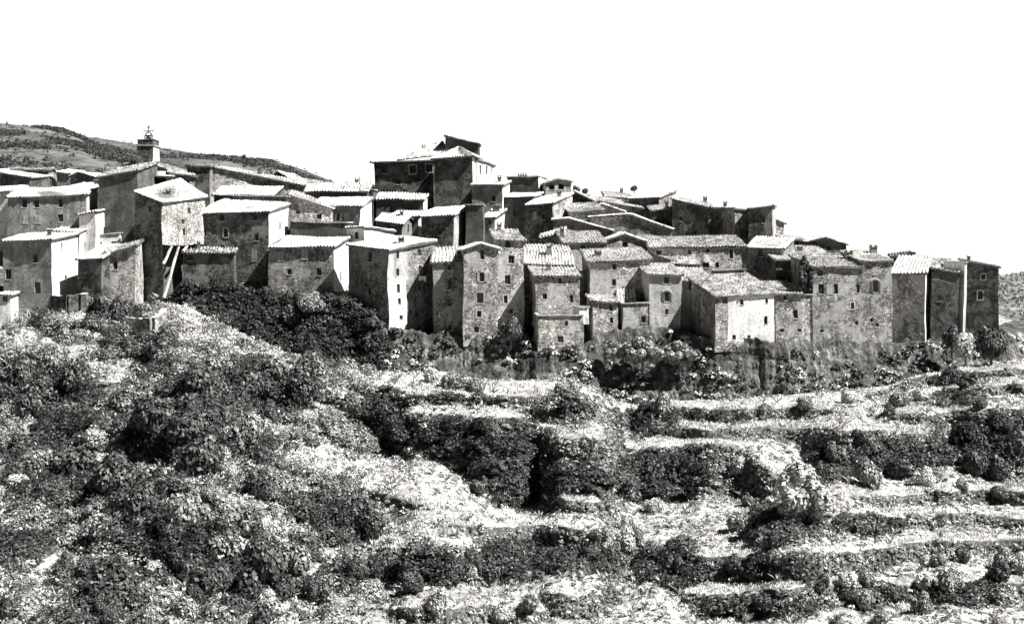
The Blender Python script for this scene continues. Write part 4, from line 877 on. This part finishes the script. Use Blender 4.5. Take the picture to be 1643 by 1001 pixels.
# spiky tufts
p, nr = scatter(grid, 1700, lambda c, n_: (.15+np.clip((520-pix(c)[0])/200, 0, 1)*np.clip((pix(c)[1]-640)/150, 0, 1))*(pix(c)[1] < 1080))
def tufts(p, k=16):
    n = len(p); an = np.random.rand(n, k)*6.283; tl = np.random.uniform(.15, .9, (n, k)); ln = np.random.uniform(.6, 1.3, (n, k))
    d = np.stack([np.cos(an)*tl, np.sin(an)*tl, np.ones((n, k))*.8], 2)*ln[:, :, None]; sd_ = np.stack([-np.sin(an), np.cos(an), 0*an], 2)*.05
    b0 = np.repeat(p[:, None, :], k, 1)+np.array([0, 0, .25]); mid = b0+d*.55; tip = b0+d*np.array([1.1, 1.1, .85])
    v = np.stack([b0-sd_, b0+sd_, mid+sd_*1.3, tip, mid-sd_*1.3], 2).reshape(-1, 3); return v, np.arange(len(v)).reshape(-1, 5)
tag(np_mesh('spiky_tufts', *tufts(p), M['leafp']), 'pale spiky tufts of long leaves among the bushes of the lower slope', 'tufts', kind='stuff')
# pale fringe of sunlit plants
p, nr = scatter(grid, 6500, lambda c, n_: (.25+np.clip((n_[:, 2]-.5)/.4, 0, 1)*(1-.9*np.clip((pix(c)[0]-560)/120, 0, 1)))*(pix(c)[1] < 1080)*(1-.93*dk(*pix(c)))*(1-.8*lipb(*pix(c))*(pix(c)[0] > 620))*(1+1.2*br(*pix(c))))
tag(np_mesh('low_scrub', *clumps(p, nr, .36, 30, .14), M['leafp']), 'pale low scrub scattered over the terrace edges', 'scrub', kind='stuff')
# ivy and scrub hanging on the cliff
CG = cg[:, 3:]
def w_cl(c, n_):
    px, py = pix(c); return .06+np.clip(lumps(c, .13, 3)*4-.3, 0, 1.5)+.35*np.clip((py-600)/20, 0, 1)+.5*(px < 560)
p, nr = scatter(CG, 480, w_cl)
tag(np_mesh('cliff_ivy', *clumps(p, nr, .6, 34, .24), M['leafd']), 'dark ivy and scrub clinging to the cliff under the houses', 'ivy', kind='stuff')
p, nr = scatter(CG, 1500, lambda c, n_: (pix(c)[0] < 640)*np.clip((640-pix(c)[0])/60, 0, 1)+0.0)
tag(np_mesh('gully_shade_thicket', *clumps(p, nr, .95, 60, .24, push=.3), M['leafshade']), 'thicket with gully shade painted into near-black leaves, under the left houses', 'thicket', kind='stuff')  # leaf colour stands in for the shadow cast into the gully
p, nr = scatter(CG, 260, lambda c, n_: np.clip(lumps(c, .2, 8)*3, 0.02, 1)*(.15+(pix(c)[0] > 600)))
tag(np_mesh('cliff_scrub', *clumps(p, nr, .6, 34, .22), M['leafp']), 'pale scrub on the small cliff ledges', 'scrub', kind='stuff')
# scrub on the hills
p, nr = scatter(hA, 10000, lambda c, n_: np.clip(lumps(c, .025, 2)*5+.5, .02, 2)*np.clip((c[:, 1]-380)/60, .1, 1))
tag(np_mesh('hill_scrub', *clumps(p, nr, 1.0, 20, .42), M['leafh']), 'dark woodland scrub over the near hill at the top left', 'scrub', kind='stuff')
p, nr = scatter(hB, 9000, lambda c, n_: np.clip(lumps(c, .02, 2)*4+.4, .05, 2))
tag(np_mesh('far_scrub', *clumps(p, nr, 1.3, 9, .6), M['leafh']), 'dotted dark bushes over the far hill', 'scrub', kind='stuff')
p, nr = scatter(hD, 3500, lambda c, n_: np.ones(len(c)))
tag(np_mesh('slope_scrub', *clumps(p, nr, .6, 24, .26), M['leaf']), 'scrub on the hillside beyond the last house', 'scrub', kind='stuff')

# individual bushes and trees: crown meshes shared by the copies
def crown_mesh(kind, seed, n, size, lobes):
    rs = np.random.RandomState(seed)
    lc = rs.normal(size=(lobes, 3)); lc /= np.linalg.norm(lc, axis=1)[:, None]; lc *= rs.uniform(.25, .62, (lobes, 1)); lc[:, 2] = np.abs(lc[:, 2])*.9+.35
    lr = rs.uniform(.28, .5, lobes)
    id_ = rs.randint(0, lobes, n); d = rs.normal(size=(n, 3)); d /= np.linalg.norm(d, axis=1)[:, None]
    p = lc[id_]+d*(lr[id_]*rs.uniform(.55, 1.08, n)**.7)[:, None]; k_ = p[:, 2] > -.02; p = p[k_]
    v, f = leaves(p, np.full(len(p), size), .2, 2.0 if kind else 1.6, rs, d[k_])
    me = np_mesh('crown', v, f, M['leaf'], link=False); return me.data
CR = [crown_mesh(i % 2, 40+i, 3400, .095, 9+i) for i in range(6)]
def recol(me, mat): c = me.copy(); c.materials.clear(); c.materials.append(mat); return c
CRD = [recol(m_, M['leafd']) for m_ in CR]; CRP = [recol(m_, M['leafp']) for m_ in CR]
tr = MB(); tr.tube([(0, 0, -.5), (.03, .02, .15), (-.02, .05, .5), (.05, 0, .8)], [.09, .07, .05, .02], M['bark'], 7)
for a in range(5):
    an = a*1.26; tr.tube([(0, .03, .2+.05*a), (.25*math.cos(an), .25*math.sin(an), .5), (.45*math.cos(an), .45*math.sin(an), .72)], [.045, .03, .012], M['bark'], 5)
TRK = tr.build('trunk'); TRKM = TRK.data; bpy.data.objects.remove(TRK)
def gpoint(px, py):
    i = int(np.clip(np.searchsorted(cols, px), 1, NC-1)); j = int(np.clip(np.searchsorted(pyg[i], py), 0, NR-1)); return Vector(grid[i, j])
def plant(loc, r_, hz, tone, name, label, cat, group=None, rot=None):
    root = empty(name, loc); tag(root, label, cat, group)
    ms = {'d': CRD, 'm': CR, 'p': CRP}[tone]
    c = put(bpy.data.objects.new('crown', random.choice(ms)), root); c.scale = (r_, r_, hz); c.rotation_euler = (0, 0, random.random()*6.28)
    t_ = put(bpy.data.objects.new('trunk', TRKM), root); t_.scale = (r_, r_, hz)
    return root
def big_crown(loc, rx, rz, n, size, mat, name, label, cat, lobes=26, seed=1, trunk=True, low=.0):
    rs = np.random.RandomState(seed); root = empty(name, loc); tag(root, label, cat)
    lc = rs.normal(size=(lobes, 3)); lc /= np.linalg.norm(lc, axis=1)[:, None]; lc *= rs.uniform(.45, .8, (lobes, 1))
    lr = rs.uniform(.22, .38, lobes); id_ = rs.randint(0, lobes, n); d = rs.normal(size=(n, 3)); d /= np.linalg.norm(d, axis=1)[:, None]
    p = lc[id_]+d*(lr[id_]*rs.uniform(.7, 1.08, n))[:, None]; p = p*np.array([rx, rx, rz])+np.array([0, 0, rz*(.95+low)]); k_ = p[:, 2] > -.2; p = p[k_]
    v, f = leaves(p, np.full(len(p), size), .2, 1.7, rs, d[k_]); np_mesh('crown', v, f, mat, parent=root)
    t_ = put(bpy.data.objects.new('trunk', TRKM), root); t_.scale = (rx*.8, rx*.8, rz*1.1)
    return root
big_crown(gpoint(1284, 842), 2.9, 3.7, 11000, .3, M['leafp'], 'round_tree', 'large rounded pale tree standing alone in the lower right terraces', 'tree')
NAMED = [ # px, base py, radius, height, tone, label
 (1292, 468, None), ]
garden_wall([(72, 500), (82, 502), (95, 503), (110, 503), (124, 502), (134, 498)], 2.7, 1.2, 'dark', 'garden_wall', 'dark curved garden wall with a pale rim below the far left houses', 'plp')
garden_wall([(203, 528), (222, 530), (240, 530), (256, 522), (262, 516)], 1.9, .9, 'rub', 'garden_wall', 'short rubble garden wall with a sunlit return in the left garden', 'plp')
garden_wall([(28, 494), (60, 507), (100, 519), (160, 533)], .8, .6, 'rub', 'garden_wall', 'long low sloping garden wall beside the path, far left', 'plp')
garden_wall([(58, 582), (100, 580), (144, 575)], 1.0, .6, 'rub', 'garden_wall', 'low dry stone wall holding the pale shelf, far left', 'plp')
def region(px, py):
    hz = 'far left' if px < 170 else 'left' if px < 400 else 'centre left' if px < 640 else 'middle' if px < 880 else 'centre right' if px < 1120 else 'right' if px < 1400 else 'far right'
    vt = 'under the village' if py < 640 else 'on the upper terraces' if py < 720 else 'on the middle terraces' if py < 810 else 'on the lower terraces' if py < 900 else 'along the bottom'
    return hz, vt
BUSH = []
rb_ = random.Random(21)
HAND = [(60, 655, 2.6, 'd'), (120, 640, 2.4, 'd'), (30, 620, 2.0, 'd'), (90, 600, 1.8, 'm'), (160, 505, 1.8, 'd'), (185, 512, 1.8, 'd'), (135, 495, 1.4, 'd'), (250, 590, 2.0, 'd'), (262, 560, 1.8, 'd'), (310, 640, 2.4, 'd'), (350, 600, 1.8, 'm'), (400, 640, 2.6, 'd'), (440, 620, 2.4, 'm'), (480, 650, 2.2, 'd'), (500, 610, 2.0, 'm'), (240, 700, 2.6, 'd'), (290, 720, 2.8, 'd'), (200, 660, 2.0, 'm'), (330, 760, 2.4, 'd'), (390, 730, 2.4, 'm'), (120, 770, 2.6, 'd'), (180, 800, 2.6, 'd'), (60, 760, 2.0, 'm'), (230, 830, 2.2, 'd'), (300, 850, 2.2, 'm'), (560, 860, 2.4, 'd'), (540, 830, 1.8, 'd'), (610, 930, 2.2, 'd'), (170, 960, 2.4, 'd'), (420, 950, 2.4, 'd'), (470, 930, 2.2, 'm'), (360, 900, 2.0, 'm'), (750, 690, 1.3, 'm'), (720, 620, 1.8, 'm'), (690, 612, 1.5, 'p'), (760, 628, 1.5, 'm'), (905, 640, 2.3, 'm'), (930, 660, 1.6, 'd'), (1060, 668, 2.2, 'm'), (1030, 685, 1.6, 'd'), (1225, 665, 1.5, 'm'), (1290, 655, 1.5, 'm'), (1360, 645, 1.6, 'p'), (1440, 650, 1.9, 'm'), (1478, 640, 1.7, 'p'), (1560, 640, 1.5, 'd'), (1390, 780, 2.4, 'm'), (1440, 765, 2.0, 'd'), (1480, 778, 1.9, 'p'), (1340, 745, 2.0, 'm'), (1600, 768, 2.4, 'd'), (1630, 740, 2.4, 'd'), (1560, 760, 2.4, 'd'), (1000, 880, 1.7, 'p'), (960, 868, 1.6, 'm'), (1180, 850, 1.7, 'm'), (1050, 820, 1.6, 'p'), (820, 900, 1.8, 'd'), (780, 930, 2.0, 'd'), (720, 930, 1.9, 'd'), (1080, 930, 1.9, 'd'), (940, 905, 1.6, 'd'), (1540, 900, 1.4, 'd'), (1520, 950, 1.9, 'm'), (1600, 940, 1.9, 'd'), (1230, 858, 1.5, 'd'), (1240, 900, 1.2, 'm'), (880, 760, 1.8, 'd'), (760, 790, 1.6, 'd'), (700, 700, 1.4, 'd'), (640, 690, 1.6, 'd'), (1100, 770, 1.8, 'm'), (1180, 760, 1.6, 'p')]
for h_ in HAND: BUSH.append(h_)
while len(BUSH) < 296:
    px = rb_.uniform(-60, 1700); py = rb_.uniform(590, 1040)
    if px > 620 and rb_.random() < .7: continue
    if px < 620 and py > 740 and 0 < (py-(732+(px-442)*.28)) < 40 and px > 420: continue
    if py < lin(px, FOOT)+14: continue
    D1 = dk(np.array([px]), np.array([py-8]))[0]; B1 = br(np.array([px]), np.array([py-8.]))[0]
    if B1 > .2 or rb_.random() > .35+D1: continue
    BUSH.append((px, py, rb_.uniform(.7, 1.7), ('d' if D1 > .3 else rb_.choice('dmmp'))))
TONE = {'d': 'dark', 'm': 'mid-grey', 'p': 'pale'}
GR = {}
for q in BUSH:
    hz, vt = region(q[0], q[1]); big = 'large' if q[2] > 2.1 else 'medium' if q[2] > 1.4 else 'small'
    GR.setdefault((big, TONE[q[3]], vt, hz), []).append(q)
ORD = ['leftmost', 'second from left', 'third from left', 'fourth from left', 'fifth from left', 'sixth from left', 'seventh from left', 'eighth from left', 'ninth from left', 'tenth from left', 'eleventh from left', 'twelfth from left']+[w_+' from left' for w_ in 'thirteenth fourteenth fifteenth sixteenth seventeenth eighteenth nineteenth twentieth'.split()]
for (big, tn, vt, hz), qs in GR.items():
    qs.sort(key=lambda q: q[0])
    for i_, (px, py, r_, t_) in enumerate(qs):
        if len(qs) == 1: lb = f'the one {big} {tn} bush {vt}, {hz}'
        else: lb = f'{ORD[i_]} of the {big} {tn} bushes {vt}, {hz}'
        lf = 1.35 if px < 600 else 1.0
        plant(gpoint(px, py)-Vector((0, 0, .1)), r_*.9*lf, r_*rb_.uniform(.9, 1.3)*lf*1.1, t_, 'bush', lb, 'bush', 'bushes on the terraced slope')
def free(px, py, Y, r_, hz, tone, name, label, cat): plant(P(px, py, Y), r_, hz, tone, name, label, cat)
big_crown(P(1292, 474, 217.2), 1.1, 3.0, 5000, .24, M['leafd'], 'ivy_column', 'tall dark ivy column climbing between the narrow stone house and the broad one', 'ivy')
big_crown(P(1030, 584, 209.4), 3.0, 2.0, 8000, .26, M['leaf'], 'overhanging_shrub', 'big pale-topped shrub spilling over the cliff below the arched-window house', 'shrub')
big_crown(P(1090, 586, 209.4), 2.4, 1.8, 8000, .26, M['leaf'], 'overhanging_shrub', 'right-hand shrub spilling over the cliff next to the balconied house', 'shrub')
big_crown(P(985, 576, 210), 1.7, 1.4, 5000, .26, M['leaf'], 'overhanging_shrub', 'left-hand shrub on the ledge below the small thin-roofed house', 'shrub')
free(1550, 572, 214, 2.4, 3.4, 'p', 'garden_shrub', 'sunlit pale shrub at the foot of the slanting-topped house', 'shrub')
free(1590, 574, 215, 2.6, 4.2, 'd', 'garden_shrub', 'dark dense shrub below the last dark house', 'shrub')
free(1527, 560, 216, 1.6, 2.8, 'd', 'garden_shrub', 'dark narrow shrub under the slanting edge house', 'shrub')
free(500, 500, 216, 2.2, 2.6, 'm', 'cliff_shrub', 'pale shrub clinging to rock below the white end wall', 'shrub')
free(470, 520, 217, 2.4, 2.6, 'd', 'cliff_shrub', 'dark shrub in the shadowed gully below the terrace house', 'shrub')
free(820, 545, 212, 1.9, 2.6, 'd', 'cliff_shrub', 'dark shrub in the notch left of the flat parapet block', 'shrub')
free(1018, 306.5, 270, .8, 1.0, 'd', 'roof_bush', 'tiny dark bush on the skyline above the long flat roof', 'bush')
free(924, 309, 268, .9, 1.1, 'd', 'roof_bush', 'tiny dark treetop on the skyline left of the long roofs', 'bush')
free(940, 311, 270, .9, 1.0, 'd', 'roof_bush', 'tiny dark treetop just right of the first, above the small gable', 'bush')
free(392, 254, 800, 1.4, 1.9, 'd', 'hill_tree', 'lone dark tree on the crest of the far hill', 'tree')

# railing in the left garden
mb = MB(); pp = [gpoint(20, 514), gpoint(40, 516), gpoint(58, 519)]; up_ = Vector((0, 0, 1.7))
for a_ in pp: mb.tube([a_, a_+up_], .05, M['white'], 5)
for a_, b_ in zip(pp[:-1], pp[1:]):
    for f_ in (.35, 1): mb.tube([a_+up_*f_, b_+up_*f_], .03, M['white'], 4)
    mb.tube([a_, b_+up_], .03, M['white'], 4); mb.tube([a_+up_, b_], .03, M['white'], 4)
tag(mb.build('railing'), 'thin pale cross-braced railing beside the tiny white garden hut', 'railing')
for i_ in INFO:
    if abs(i_[1]) > 45: print('INFO', i_)
